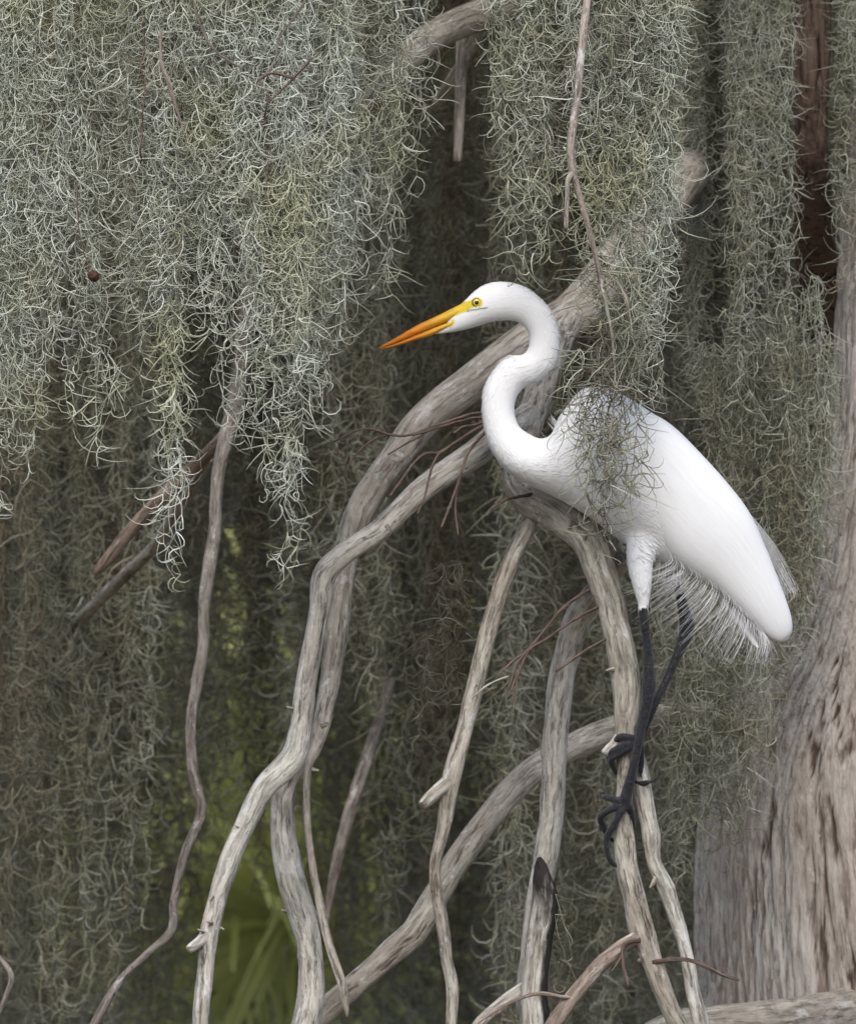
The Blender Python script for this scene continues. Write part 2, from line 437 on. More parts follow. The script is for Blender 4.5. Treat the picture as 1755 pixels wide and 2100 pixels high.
# limbs overhead, out of the picture, from which the moss hangs
tl((1960, -330, 1.08, 130), (1500, -300, .75, 105), (1200, -215, .1, 84), (900, -200, -.12, 78), (500, -190, -.2, 66), (150, -200, -.22, 54), (-250, -230, -.2, 36), seed=31, step=.02)
ROWS = ((1.7, -325, 10, 1.0), (2.3, -360, 10, 1.1), (3.0, -400, 11, 1.25), (3.8, -440, 11, 1.4), (4.6, -470, 11, 1.55))
for q, (y, py, n_, sc_) in enumerate(ROWS):
    tl((1960, py-130-40*q, 1.08, 130), (1800, py-40, min(y, 1.5+.5*q), 110), (1500, py-8, y, 100), (1100, py-6, y, 90), (600, py-8, y, 80), (100, py-6, y, 60), (-500, py-20, y, 40), seed=32+q, step=.02)

def leaf_cards(C, size, aspect, rng, tint_lo=0, tint_hi=1, flat=.0):
    n = len(C)
    d = rng.normal(size=(n, 3)); d[:, 2] *= (1-flat); d /= np.linalg.norm(d, axis=1)[:, None]
    e = np.cross(d, rng.normal(size=(n, 3))); e /= np.linalg.norm(e, axis=1)[:, None]
    s = size*rng.uniform(.6, 1.4, n)[:, None]
    nrm = np.cross(d, e)
    a = C-d*s; b = C+e*s*aspect+nrm*s*.1; c = C+d*s; f = C-e*s*aspect+nrm*s*.1
    V = np.stack([a, b, c, f], 1).reshape(-1, 3)
    F = np.arange(4*n).reshape(-1, 4)
    return V, F, np.repeat(rng.uniform(tint_lo, tint_hi, n), 4)

def shade_crown():  # unseen foliage added overhead to keep sun and sky off the background
    rng = np.random.RandomState(5); pts = []
    for _ in range(420):
        c = np.array([rng.uniform(-3.2, 3.2), rng.uniform(.3, 4.9), 0]); c[2] = 3.05+rng.uniform(0, .8)+.18*c[1]
        m = rng.randint(50, 120)
        pts.append(c+rng.normal(size=(m, 3))*[.24, .24, .10])
    V, F, t = leaf_cards(np.vstack(pts), .055, .28, rng, flat=.3)
    return link('shade_crown', make_mesh('shade_crown', V, F, M['shade_crown'], {'tint': t}, False), tree)
shade_crown()

# slender second trunk up to the right, behind the moss
t2 = empty('slender_cypress', W(1664, 1050, 1.15)[:2]+(0,), 'slender brown cypress trunk seen through moss above the broad trunk', 'tree')
def path_px(pts): return [(W(a, b, y)[0], y, W(a, b, y)[2], wd*.5*PX*(DIST+y)/DIST) for a, b, y, wd in pts]
rw = path_px([(1690, 1400, 2.25, 110), (1690, 800, 1.9, 100), (1668, 450, 1.25, 80), (1660, 220, 1.1, 74), (1668, 0, 1.1, 76), (1680, -300, 1.15, 76), (1690, -1500, 1.3, 60)])
rw = [(rw[0][0], 2.3, -.1, .08)] + rw
link('trunk', trunk_mesh('trunk', rw, 160, .010, .12, .009, 19, M['trunk_brown'], 26), t2)

# thicket beyond
def thicket():
    rng = np.random.RandomState(8); n = 44000
    a = rng.uniform(-9, 9, n); yy = 12+rng.uniform(0, 4.5, n); zz = rng.uniform(0, 1, n)**.85*7.5
    V, F, t = leaf_cards(np.stack([a, yy, zz], -1), .16, .4, rng)
    o = link('thicket', make_mesh('thicket', V, F, M['thicket'], {'tint': t}, False))
    tag(o, 'dark shaded leafy thicket closing the background', 'thicket', kind='stuff')
thicket()

# palmetto behind, lower left of centre, out of focus
def palm(loc, height, fr, label, seed):
    e = empty('palmetto', loc, label, 'palm')
    rng = np.random.RandomState(seed); x0, y0, _ = loc
    for az, el, ln in fr:
        az, el = R(az), R(el)
        d = np.array([math.cos(az)*math.cos(el), math.sin(az)*math.cos(el), math.sin(el)])
        # petiole
        P = np.array([[x0, y0, .05], [x0+d[0]*.12, y0+d[1]*.12, ln*.5], [x0+d[0]*.34, y0+d[1]*.34, ln]])
        Q = catmull(P, n=8); V, Fl, co = tube(Q, np.linspace(.014, .008, len(Q)), 6)
        st = link('stalk', make_mesh('stalk', V, Fl, M['palm'], {'tint': np.full(len(V), .4)}), e)
        hub = P[-1]; VV, FF, TT = [], [], []
        side = np.cross(d, [0, 0, 1.0]); side /= np.linalg.norm(side); up = np.cross(side, d)
        for i in range(26):
            a = R(-150+300*i/25)
            dr = d*math.cos(a)+side*math.sin(a); L = .62*(1-.25*abs(i-12.5)/12.5)*rng.uniform(.9, 1.08)
            wv = np.cross(dr, up); wv /= np.linalg.norm(wv); b0 = len(VV)*1
            base = sum(len(v) for v in VV)
            s = np.linspace(0, 1, 7)
            c = hub+dr*L*s[:, None]+np.array([0, 0, -1.0])*(.32*L*s**2.4)[:, None]+up*.02
            wd = (.004+.019*np.sin(np.pi*np.clip(s*.92+.05, 0, 1)))[:, None]
            fold = up*.35
            VV.append(np.stack([c-wv*wd+fold*wd, c, c+wv*wd+fold*wd], 1).reshape(-1, 3))
            for q in range(6):
                o_ = base+q*3
                FF += [[o_, o_+1, o_+4, o_+3], [o_+1, o_+2, o_+5, o_+4]]
            TT.append(np.full(21, rng.uniform(.1, 1)))
        link('frond', make_mesh('frond', np.vstack(VV), np.array(FF), M['palm'], {'tint': np.concatenate(TT)}), e)
px_ = W(600, 1900, 8.6)
palm((px_[0], 8.6, 0), 1.6, [(200, 55, 1.15), (150, 60, 1.35), (-20, 60, 1.2), (30, 65, 1.5), (-90, 55, 1.0), (250, 60, 1.35), (90, 70, 1.6), (-60, 62, 1.5)], 'yellow-green palmetto fronds blurred behind the pale dead limbs', 4)
px_ = W(420, 1900, 9.4)
palm((px_[0], 9.4, 0), 1.6, [(200, 55, .95), (-20, 60, 1.1), (250, 60, 1.2), (90, 70, 1.25), (-60, 62, 1.25)], 'smaller palmetto clump half hidden behind the crooked branch', 9)

# ------------------------------------------------------------------ dead boughs
bough = empty('dead_bough', W(1450, 320, .85), 'forked pale dead bough the white egret stands on, drooping in several limbs', 'branch')
def bl(*pts, mat='perch', seed=1, name='limb', parent=None, **kw):
    return limb(name, pts, M[mat], parent or bough, seed=seed, **kw)
limbA = bl((1412, 352, 3.0, 70), (1412, 352, 2.0, 80), (1412, 352, 1.3, 86), (1408, 356, .95, 88), (1392, 374, .8, 90), (1330, 452, .7, 92), (1200, 620, .52, 92), (1130, 668, .47, 86), (1060, 715, .42, 80), (960, 790, .38, 76), (870, 862, .34, 70), (795, 960, .3, 62), (742, 1042, .27, 61), (715, 1117, .25, 55), (700, 1202, .24, 50), (690, 1302, .22, 48), (677, 1397, .2, 42), (669, 1438, .18, 38), (659, 1490, .15, 36), (645, 1540, .13, 24), (631, 1580, .12, 16), (630, 1678, .12, 15), (640, 1768, .12, 16), (655, 1848, .12, 18), (675, 1938, .11, 18), (700, 2013, .10, 19), (709, 2060, .10, 14), (712, 2085, .1, 5), mat='rear', seed=2, sides=32, lump=.05, knots=5)
limbA['label'] = 'long tan limb passing behind the neck and ending in a thin broken stem'
limbE = bl((1185, 630, .5, 50), (1145, 705, .42, 52), (1112, 785, .3, 56), (1086, 860, .22, 58), (1068, 930, .16, 60), (1062, 985, .12, 64), (1085, 1022, .085, 72), (1120, 1040, .07, 74), (1165, 1068, .05, 74), (1208, 1110, .03, 72), (1228, 1165, .02, 66), (1250, 1225, .015, 62), (1261, 1282, .01, 60), (1275, 1345, 0, 61), (1284, 1409, 0, 61), (1284, 1466, 0, 53), (1282, 1511, 0, 42), (1283, 1568, 0, 38), (1279, 1631, 0, 35), (1276, 1679, 0, 39), (1279, 1726, 0, 44), (1287, 1790, 0, 47), (1302, 1850, 0, 48), (1317, 1913, 0, 53), (1337, 1973, 0, 43), (1372, 2063, 0, 38), (1410, 2150, .01, 38), (1450, 2300, .02, 30), (1460, 2420, .03, 8), mat='perch', seed=3, sides=36, step=.0045, ridge=.05, lump=.06, knots=9)
limbE['label'] = 'perch limb gripped by the feet of the egret'
limbB = bl((1085, 850, .21, 50), (1040, 885, .16, 60), (1005, 908, .12, 61), (960, 940, .1, 58), (870, 1000, .075, 50), (780, 1085, .06, 43), (705, 1137, .05, 46), (664, 1182, .05, 50), (654, 1252, .05, 43), (642, 1327, .05, 42), (625, 1423, .05, 44), (616, 1498, .05, 47), (598, 1560, .04, 56), (542, 1616, .03, 46), (505, 1688, .03, 42), (470, 1768, .02, 42), (445, 1848, .02, 39), (428, 1923, .01, 38), (421, 1998, .01, 34), (412, 2088, 0, 34), (402, 2250, 0, 30), (396, 2400, 0, 10), mat='pale', seed=4, sides=34, step=.0045, knots=10)
limbB['label'] = 'silvery limb bending sharply down left of the tan limb'
bl((650, 1500, .17, 36), (612, 1560, .18, 44), (584, 1613, .19, 48), (580, 1698, .19, 50), (595, 1798, .18, 58), (617, 1873, .18, 58), (635, 1938, .17, 53), (638, 2023, .16, 53), (628, 2093, .15, 60), (600, 2200, .14, 62), (560, 2400, .13, 30), mat='pale', seed=5, sides=34, knots=7, ridge=.06)
bl((1070, 1005, .1, 40), (1085, 1040, .09, 36), (1086, 1064, .085, 30), (1077, 1092, .08, 37), (1043, 1164, .07, 36), (1007, 1272, .07, 36), (972, 1413, .06, 36), (952, 1498, .06, 34), (924, 1600, .05, 38), (910, 1698, .05, 29), (893, 1768, .05, 25), (895, 1823, .05, 26), (907, 1898, .05, 26), (917, 1973, .05, 24), (927, 2023, .05, 26), (925, 2100, .05, 24), (915, 2250, .05, 20), (905, 2380, .05, 6), mat='perch', seed=6, sides=28, knots=8, step=.005)
bl((926, 1600, .05, 34), (898, 1622, .04, 30), (876, 1642, .03, 27), (866, 1652, .025, 22), mat='perch', seed=7, name='stub', step=.002, ridge=.1, lump=.12)
bl((430, 1915, .01, 30), (410, 1932, 0, 24), (396, 1942, -.005, 22), (388, 1948, -.008, 18), mat='pale', seed=8, name='stub', parent=limbB, step=.002, ridge=.1, lump=.12)
bl((1285, 1440, .015, 26), (1298, 1500, .02, 26), (1306, 1545, .02, 28), (1312, 1593, .02, 38), (1326, 1673, .015, 37), (1334, 1716, .01, 39), (1340, 1768, .01, 31), (1366, 1823, .01, 34), (1387, 1888, .01, 30), (1407, 1958, .01, 28), (1422, 2043, .01, 31), (1435, 2090, .01, 34), (1450, 2160, .01, 28), (1462, 2260, .01, 8), mat='pale', seed=9, sides=28, knots=8, step=.005, lump=.09)
limbH = bl((1275, 1150, .06, 40), (1240, 1190, .12, 44), (1207, 1228, .17, 46), (1183, 1272, .2, 55), (1165, 1335, .22, 56), (1150, 1398, .22, 55), (1138, 1523, .22, 52), (1132, 1648, .22, 52), (1121, 1748, .22, 50), (1103, 1848, .22, 48), (1092, 1948, .22, 48), (1083, 2043, .22, 51), (1092, 2100, .22, 54), (1105, 2250, .22, 56), (1110, 2420, .22, 20), mat='pale', seed=10, sides=34, knots=6)
o = bl((1106, 1760, .19, 10), (1109, 1776, .185, 26), (1113, 1806, .18, 40), (1118, 1845, .18, 50), (1110, 1900, .18, 52), (1102, 1970, .18, 52), (1094, 2040, .18, 54), (1098, 2110, .18, 56), (1105, 2260, .18, 58), (1110, 2400, .18, 24), mat='stump', seed=11, name='stump', ridge=.09, lump=.08, sides=32)
o['label'] = 'broken stump, blackened at its top and right side, before the straight rear limb'
bl((1320, 1915, 0, 34), (1295, 1928, -.01, 26), (1277, 1938, -.015, 26), (1237, 1973, -.02, 31), (1197, 2018, -.025, 31), (1157, 2068, -.03, 33), (1130, 2110, -.03, 35), (1080, 2210, -.04, 34), (1040, 2340, -.04, 10), mat='red', seed=12, sides=28, knots=5, step=.005)
bl((1085, 2020, .2, 30), (1050, 2043, .19, 28), (1010, 2075, .18, 27), (975, 2110, .17, 26), (900, 2220, .16, 12), mat='pale', seed=13)
# small cut snag beside the upper foot
bl((1272, 1512, 0, 26), (1258, 1528, -.004, 22), (1246, 1540, -.006, 22), (1240, 1547, -.007, 20), mat='pale', seed=14, name='stub', parent=limbE, step=.002, ridge=.12, lump=.12)
# broken spurs along the limbs
rs = random.Random(3)
for k, (x, y, d, dx, dy, wd) in enumerate(((604, 1455, .045, -16, -5, 8), (640, 1578, .03, 14, 2, 9), (494, 1700, .02, -12, -8, 6), (438, 1838, .01, -8, 8, 6), (436, 1893, .0, -12, -3, 8), (418, 1912, 0, -12, -6, 7), (452, 1902, 0, 8, 4, 6), (587, 1870, .17, -10, -4, 7), (660, 1488, .12, 12, -4, 14), (1260, 1372, -.01, -18, 4, 11), (1195, 1090, .01, 4, 16, 13), (1170, 1070, .02, -4, 14, 12), (1345, 1800, .005, -12, 22, 12), (1322, 1962, 0, -14, 10, 16), (793, 1078, .035, 8, 10, 12))):
    bl((x, y, d, wd), (x+dx*.5, y+dy*.5, d-.002, wd*.8), (x+dx, y+dy, d-.004, wd*.45), mat='perch', seed=40+k, name='spur', parent=(limbB if x < 650 and k != 7 else limbA if x < 800 else limbE), sides=10, step=.002, ridge=.1, lump=.1)
# oval scar where a limb broke off
bl((818, 942, .245, 10), (817, 940, .243, 24), (816, 939, .240, 26), (815, 938, .237, 16), mat='pale', seed=70, name='branch_scar', parent=limbA, sides=14, step=.0008)

Z1 = lambda x, y: (702+x*.30086, 526.5+y*.30086)
Z2 = lambda x, y: (982.8+x*.4, 772.2+y*.4)
Z3 = lambda x, y: (1123.2+x*.31755, 1123.2+y*.31755)
Z8 = lambda x, y: (877.5+x*.5, 1397.7+y*.5)
def twig(pts, z, d0, d1, w0, w1, seed, mat='twig', parent=None):
    n = len(pts); q = []
    for i, (x, y) in enumerate(pts):
        a, b = z(x, y); t = i/(n-1)
        q.append((a, b, d0+(d1-d0)*t, w0+(w1-w0)*t))
    return limb('twig', q, M[mat], parent or bough, sides=8, step=.003, ridge=.12, lump=.16, seed=seed, long=.01)
tw = [([(1010, 1055), (900, 1070), (840, 1085), (700, 1130), (540, 1190), (420, 1220), (310, 1210), (200, 1175), (110, 1180), (0, 1230), (-80, 1275)], .06, -.02, 7, 3.5),
      ([(320, 1212), (250, 1230), (180, 1270), (90, 1350), (45, 1420), (30, 1460)], .02, -.01, 5, 3),
      ([(1010, 1100), (900, 1100), (760, 1130), (600, 1180), (480, 1215)], .06, .02, 7, 5),
      ([(1000, 1110), (900, 1150), (820, 1160), (760, 1200)], .06, .02, 7, 4),
      ([(960, 1150), (880, 1195), (780, 1260), (660, 1335), (600, 1335), (540, 1355), (470, 1430), (390, 1540), (325, 1630)], .05, 0, 7, 5),
      ([(660, 1338), (630, 1390), (600, 1470), (560, 1640), (510, 1755)], .03, 0, 6, 4),
      ([(990, 1180), (930, 1240), (860, 1330), (800, 1500), (740, 1680), (675, 1845)], .05, 0, 7, 5),
      ([(800, 1510), (775, 1640), (772, 1760), (790, 1900)], .02, .01, 5, 4),
      ([(580, 1190), (500, 1240), (440, 1270), (310, 1350)], .03, .01, 5, 3.5),
      ([(1290, 1620), (1240, 1630), (1180, 1640), (1110, 1660), (1005, 1725)], .06, .03, 8, 4)]
for k, (p, d0, d1, a, b) in enumerate(tw): twig(p, Z1, d0, d1, a, b, 100+k)
tw = [([(640, 1050), (570, 1090), (460, 1160), (380, 1240), (260, 1390), (170, 1460), (120, 1510)], .02, -.02, 8, 4),
      ([(650, 1165), (600, 1185), (480, 1250), (350, 1340), (260, 1400), (210, 1490), (150, 1640)], .01, -.02, 7, 4),
      ([(255, 1395), (215, 1490), (185, 1590), (165, 1700)], -.015, -.02, 5, 3),
      ([(250, 1400), (195, 1470), (165, 1560), (135, 1620)], -.015, -.02, 5, 3),
      ([(650, 1345), (620, 1360), (520, 1420), (450, 1470), (390, 1512)], 0, -.02, 6, 6)]
for k, (p, d0, d1, a, b) in enumerate(tw): twig(p, Z2, d0, d1, a, b, 120+k)
twig([(150, 1540), (90, 1560), (30, 1590), (-40, 1650)], Z2, .05, .02, 6, 3, 130, 'pale')
tw = [([(920, 1150), (1000, 1142), (1060, 1140), (1130, 1165), (1200, 1200), (1275, 1225)], -.01, -.03, 10, 6, 'twig'),
      ([(870, 1062), (830, 1065), (800, 1090), (803, 1170), (822, 1252)], -.02, -.03, 12, 6, 'twig'),
      ([(800, 1110), (780, 1150), (750, 1195)], -.025, -.03, 6, 4, 'twig'),
      ([(590, 1300), (550, 1295), (450, 1280), (350, 1310), (270, 1355), (190, 1410), (100, 1500)], -.035, -.05, 9, 6, 'red')]
for k, (p, d0, d1, a, b, m_) in enumerate(tw): twig(p, Z8, d0, d1, a, b, 140+k, m_)

bJ = empty('curved_limb', W(1700, 1400, 1.2), 'curved tan limb sweeping down left from the broad trunk behind the perch', 'branch')
bl((1640, 1500, 1.1, 70), (1500, 1480, .98, 64), (1400, 1470, .85, 60), (1320, 1478, .72, 58), (1250, 1500, .6, 57), (1170, 1532, .55, 54), (1080, 1592, .5, 54), (1000, 1680, .45, 54), (932, 1775, .42, 52), (862, 1890, .38, 54), (835, 1925, .37, 56), (790, 1965, .35, 50), (720, 2025, .32, 50), (650, 2090, .3, 52), (570, 2180, .28, 48), (480, 2330, .26, 20), mat='rear', seed=15, sides=34, parent=bJ, knots=4)
bK = empty('brown_branch', W(500, 760, 1.2), 'smooth brown branch slanting down left behind the moss with a paler fork', 'branch')
bl((474, 872, .86, 26), (466, 888, .88, 30), (452, 906, .9, 28), (400, 955, .98, 28), (330, 1022, 1.0, 28), (258, 1100, 1.03, 27), (212, 1158, 1.05, 24), (194, 1176, 1.06, 10), mat='brown', seed=16, parent=bK)
bl((430, 940, .98, 16), (390, 1006, 1.05, 20), (360, 1052, 1.15, 22), (310, 1128, 1.3, 24), (240, 1195, 1.5, 25), (170, 1268, 1.75, 25), (110, 1340, 2.0, 22), (60, 1420, 2.2, 14), mat='rear', seed=17, parent=bK)
bLL = empty('crooked_branch', W(500, 740, .8), 'thin crooked grey branch hanging straight down from the brown branch', 'branch')
bl((540, -370, 2.3, 40), (530, 100, 2.3, 38), (515, 500, 2.25, 36), (498, 720, 2.0, 36), (486, 810, 1.5, 36), (474, 862, .95, 34), (461, 912, .82, 31), (446, 982, .78, 27), (440, 1092, .75, 26), (429, 1167, .72, 27), (419, 1242, .7, 24), (417, 1327, .68, 24), (405, 1398, .67, 24), (392, 1473, .65, 22), (395, 1573, .63, 22), (413, 1666, .6, 23), (380, 1748, .58, 18), (357, 1848, .56, 17), (352, 1908, .55, 19), (300, 1958, .53, 14), (245, 2013, .5, 16), (195, 2100, .48, 20), (120, 2240, .46, 12), mat='greyb', seed=18, parent=bLL, knots=4, lump=.1)
bQ = empty('hanging_branch', W(1215, -200, -.1), 'thin grey hanging branch with pale green lichen amid the moss above the egret', 'branch')
bl((1240, -220, .0, 24), (1222, -120, -.08, 20), (1205, 0, -.16, 19), (1192, 100, -.18, 18), (1184, 190, -.18, 16), (1172, 280, -.18, 18), (1173, 345, -.18, 17), (1185, 392, -.175, 13), (1202, 450, -.17, 12), (1222, 530, -.165, 10), (1231, 575, -.16, 9), (1245, 640, -.155, 7), (1256, 700, -.15, 6), (1260, 800, -.14, 4.5), (1245, 940, -.13, 3.5), (1238, 1060, -.12, 2), mat='lichen', seed=19, parent=bQ, knots=6, sides=18, step=.004)
bl((1176, 352, -.18, 13), (1165, 368, -.185, 12), (1163, 400, -.187, 10), (1160, 470, -.19, 9), mat='perch', seed=20, parent=bQ, name='twig', sides=12, step=.003)
bl((1236, 590, -.16, 5), (1262, 575, -.165, 5), (1285, 620, -.17, 5), (1297, 690, -.17, 3), mat='perch', seed=22, parent=bQ, name='twig', sides=10, step=.003)
bR = empty('upper_branch', W(1130, -60, 1.3), 'pale thick branch crossing high between the two moss curtains', 'branch')
bl((1300, -200, 1.2, 74), (1120, -40, 1.15, 70), (1000, 22, 1.1, 66), (900, 66, 1.05, 64), (835, 120, 1.02, 62), (790, 175, 1.1, 56), (750, 230, 1.3, 44), (720, 270, 1.6, 26), mat='rear', seed=23, parent=bR, sides=30)
bl((985, 40, 1.2, 28), (965, 105, 1.25, 26), (930, 160, 1.3, 28), (898, 210, 1.35, 26), mat='rear', seed=24, parent=bR)
bl((948, 40, 1.15, 22), (945, 130, 1.15, 23), (942, 230, 1.15, 22), (938, 330, 1.15, 18), mat='rear', seed=25, parent=bR)
# small bits at the lower left edge
bl_ = empty('edge_twig', W(0, 1960, .6), 'short bare twig low in the shaded moss left of the crooked branch', 'branch')
bl((-60, 1900, .7, 14), (0, 1965, .6, 12), (24, 2002, .58, 13), (14, 2040, .58, 11), (-6, 2090, .58, 10), mat='greyb', seed=26, parent=bl_, sides=10)
bb = empty('leaning_stick', W(740, 1600, 1.0), 'dark mottled stick leaning among the moss right of the thin broken stem', 'branch')
bl((800, 1400, 2.0, 22), (765, 1520, 1.8, 26), (735, 1610, 1.7, 28), (708, 1700, 1.65, 26), (685, 1800, 1.6, 22), (668, 1900, 1.6, 10), mat='greyb', seed=27, parent=bb, sides=16)

# ------------------------------------------------------------------ hanging moss
def leaf_tubes(P0, D, L, bend, bend2, r0, tint, nseg, rng):
    n = len(P0)
    B = np.cross(D, rng.normal(size=(n, 3))); B /= np.linalg.norm(B, axis=1)[:, None]+1e-9
    Wv = np.cross(D, B)
    s = np.linspace(0, 1, nseg+1)
    ph = bend[:, None]*s + bend2[:, None]*s*s
    ds = L[:, None]/nseg
    phm = .5*(ph[:, 1:]+ph[:, :-1])
    a = np.concatenate([np.zeros((n, 1)), np.cumsum(np.cos(phm)*ds, 1)], 1)
    b = np.concatenate([np.zeros((n, 1)), np.cumsum(np.sin(phm)*ds, 1)], 1)
    tw = (rng.uniform(-.35, .35, n)[:, None]*L[:, None])*s*s
    C = P0[:, None]+a[..., None]*D[:, None]+b[..., None]*B[:, None]+tw[..., None]*Wv[:, None]
    Nn = -np.sin(ph)[..., None]*D[:, None]+np.cos(ph)[..., None]*B[:, None]
    rad = r0[:, None]*(1-.82*s**1.6)
    V = []
    for k in range(3):
        t = 2*np.pi*k/3
        V.append(C+rad[..., None]*(math.cos(t)*Nn+math.sin(t)*Wv[:, None]))
    V = np.stack(V, 2).reshape(-1, 3)
    base = (np.arange(n)*(nseg+1)*3)[:, None, None]+(np.arange(nseg)*3)[None, :, None]
    j = np.arange(3)[None, None, :]; j2 = (j+1) % 3
    F = np.stack([base+j, base+j2, base+3+j2, base+3+j], -1).reshape(-1, 4)
    return V, F, np.repeat(tint, (nseg+1)*3)

def moss(name, ropes, seed, mat, nseg=5, r=.00082, tint0=.57, leaf=(.016, .045), step=.0155, nleaf=2, curl=1.0):
    """ropes: (axis points (k,3), top radius, bottom radius, number of stems, thin tip 0..1, tint shift)"""
    rng = np.random.RandomState(seed)
    P, D, T, RR, LL = [], [], [], [], []; SV, SF, ST = [], [], []; sb = 0
    for axis, rt, rb, ns, tip, ts in ropes:
        A = catmull(np.array(axis, float), n=8)
        v = np.concatenate([[0], np.cumsum(np.linalg.norm(np.diff(A, axis=0), axis=1))]); Lr = v[-1]
        sub_a = [(math.sqrt(rng.uniform(.05, 1)), rng.uniform(0, 2*np.pi), rng.normal()*.09, rng.uniform(-.12, .0)) for _ in range(max(2, ns//6))]
        for q in range(ns):
            s0 = rng.uniform(0, .75)**1.6 if q > ns*.35 else rng.uniform(0, .06)
            s1 = min(1.0, s0+rng.uniform(.18, .8)) if q > 1 else 1.0
            if q > 1: s1 = min(s1, 1-tip*rng.uniform(.1, 1)*.6)
            if s1-s0 < .06: continue
            n = max(4, int((s1-s0)*Lr/step))
            t = np.linspace(s0, s1, n)
            ax = np.stack([np.interp(t*Lr, v, A[:, c]) for c in range(3)], -1)
            sa_ = sub_a[q % len(sub_a)]; ra = sa_[0]; th = sa_[1]
            rad = rt+(rb-rt)*t**1.2
            # gather into a point as the strand runs out
            rad = rad*(1-.35*t)
            ja, jr = rng.uniform(0, 2*np.pi), .26*math.sqrt(rng.uniform(0, 1))
            off = np.stack([(np.cos(th)*ra+np.cos(ja)*jr)*rad, (np.sin(th)*ra+np.sin(ja)*jr)*rad*.9, np.zeros(n)], -1)
            e = rng.normal(size=(n, 3))*[.0055, .0055, .003]*curl; wk = np.zeros((n, 3))
            for i in range(1, n): wk[i] = wk[i-1]*.72+e[i]
            pts = ax+off+wk
            sub = catmull(pts, n=2)
            m = len(sub); ang = np.array([0, 2.094, 4.189])
            rs_ = (r*.8*np.linspace(1, .6, m))[:, None, None]
            ring = sub[:, None, :]+rs_*np.stack([np.cos(ang), np.sin(ang), ang*0], -1)[None]
            SV.append(ring.reshape(-1, 3))
            i_ = np.arange(m-1)[:, None]*3+sb; j = np.arange(3)[None]; j2 = (j+1) % 3
            SF.append(np.stack([i_+j, i_+j2, i_+3+j2, i_+3+j], -1).reshape(-1, 4)); sb += m*3
            st = tint0+ts+sa_[2]+rng.normal()*.10
            ST.append(np.full(m*3, st-.12))
            k = nleaf
            idx = np.repeat(np.arange(n), k); nn = len(idx)
            az = rng.uniform(0, 2*np.pi, nn); dz = -rng.uniform(-.2, 1.5, nn)
            d = np.stack([np.cos(az), np.sin(az), dz], -1); d /= np.linalg.norm(d, axis=1)[:, None]
            P.append(pts[idx]); D.append(d); T.append(st+rng.normal(size=nn)*.13)
            LL.append(rng.uniform(leaf[0], leaf[1], nn)*np.where(rng.uniform(size=nn) < .12, 1.4, 1)); RR.append(np.full(nn, r)*rng.uniform(.75, 1.15, nn))
    P = np.vstack(P); D = np.vstack(D); n = len(P)
    bend = rng.choice([-1, 1], n)*rng.uniform(.7, 3.5, n); bend2 = rng.normal(size=n)*1.5
    V, F, t = leaf_tubes(P, D, np.concatenate(LL), bend, bend2, np.concatenate(RR), np.concatenate(T), nseg, rng)
    V2 = np.vstack(SV); F2 = np.vstack(SF)+len(V)
    return make_mesh(name, np.vstack([V, V2]), np.vstack([F, F2]), mat, {'tint': np.clip(np.concatenate([t, np.concatenate(ST)]), 0, 1)})

TRI = [0]
def hang(label, ropes_px, seed, mat='moss', group=None, **kw):
    """ropes_px: (list of (px, py, depth)), top radius px, bottom radius px, stems, tip, tint shift"""
    ropes = [([W(*p) for p in ax], rt*PX, rb*PX, ns, tip, ts) for ax, rt, rb, ns, tip, ts in ropes_px]
    me = moss('hanging_moss', ropes, seed, M[mat], **kw)
    TRI[0] += len(me.polygons)*2
    top = np.array(ropes[0][0][0])
    co = np.empty(len(me.vertices)*3, np.float32); me.vertices.foreach_get('co', co)
    me.vertices.foreach_set('co', (co.reshape(-1, 3)-top.astype(np.float32)).ravel()); me.update()
    o = link('hanging_moss', me, None, tuple(top))
    return tag(o, label, 'moss', group)

T0 = -205
hang('thick pale grey-green moss sheaf with the small brown cone hanging in it',
     [([(0, T0, -.18), (5, 400, -.18), (12, 800, -.16), (2, 1060, -.15)], 64, 23, 37, 0.45, .02),
      ([(85, T0, -.2), (95, 400, -.19), (95, 700, -.18), (70, 960, -.17)], 62, 34, 41, 0.40, .05),
      ([(165, T0, -.18), (170, 300, -.17), (185, 600, -.16), (150, 850, -.15)], 60, 31, 37, 0.40, -.02),
      ([(205, 560, -.16), (215, 700, -.16), (232, 800, -.16), (222, 935, -.16)], 18, 10, 5, 0.60, .02)], 201)
hang('grey-green hanging moss with yellowish lower tufts and one long thread over the brown branch',
     [([(260, T0, -.2), (265, 300, -.2), (280, 560, -.19), (300, 800, -.18)], 64, 34, 44, 0.40, -.02),
      ([(345, T0, -.22), (350, 300, -.22), (350, 650, -.21), (355, 960, -.2)], 62, 29, 46, 0.40, .02),
      ([(350, 780, -.2), (345, 900, -.2), (352, 1010, -.2), (345, 1080, -.2), (362, 1178, -.2)], 26, 6, 9, 0.75, .12)], 202)
hang('palest dense hanging moss bunch with wispy threads dangling beside the bent silvery limb',
     [([(430, T0, -.2), (440, 300, -.2), (455, 600, -.2), (470, 890, -.2)], 64, 35, 46, 0.40, .08),
      ([(515, T0, -.22), (520, 300, -.22), (540, 650, -.22), (555, 1000, -.2)], 65, 30, 50, 0.45, .10),
      ([(595, T0, -.2), (600, 250, -.22), (605, 600, -.22), (600, 1000, -.2)], 64, 27, 50, 0.45, .14),
      ([(600, 900, -.2), (590, 1000, -.2), (606, 1080, -.2), (600, 1130, -.2), (607, 1188, -.2)], 20, 5, 7, 0.75, .12),
      ([(660, T0, -.18), (665, 300, -.2), (660, 600, -.2), (640, 860, -.2)], 57, 27, 41, 0.40, .06)], 203)
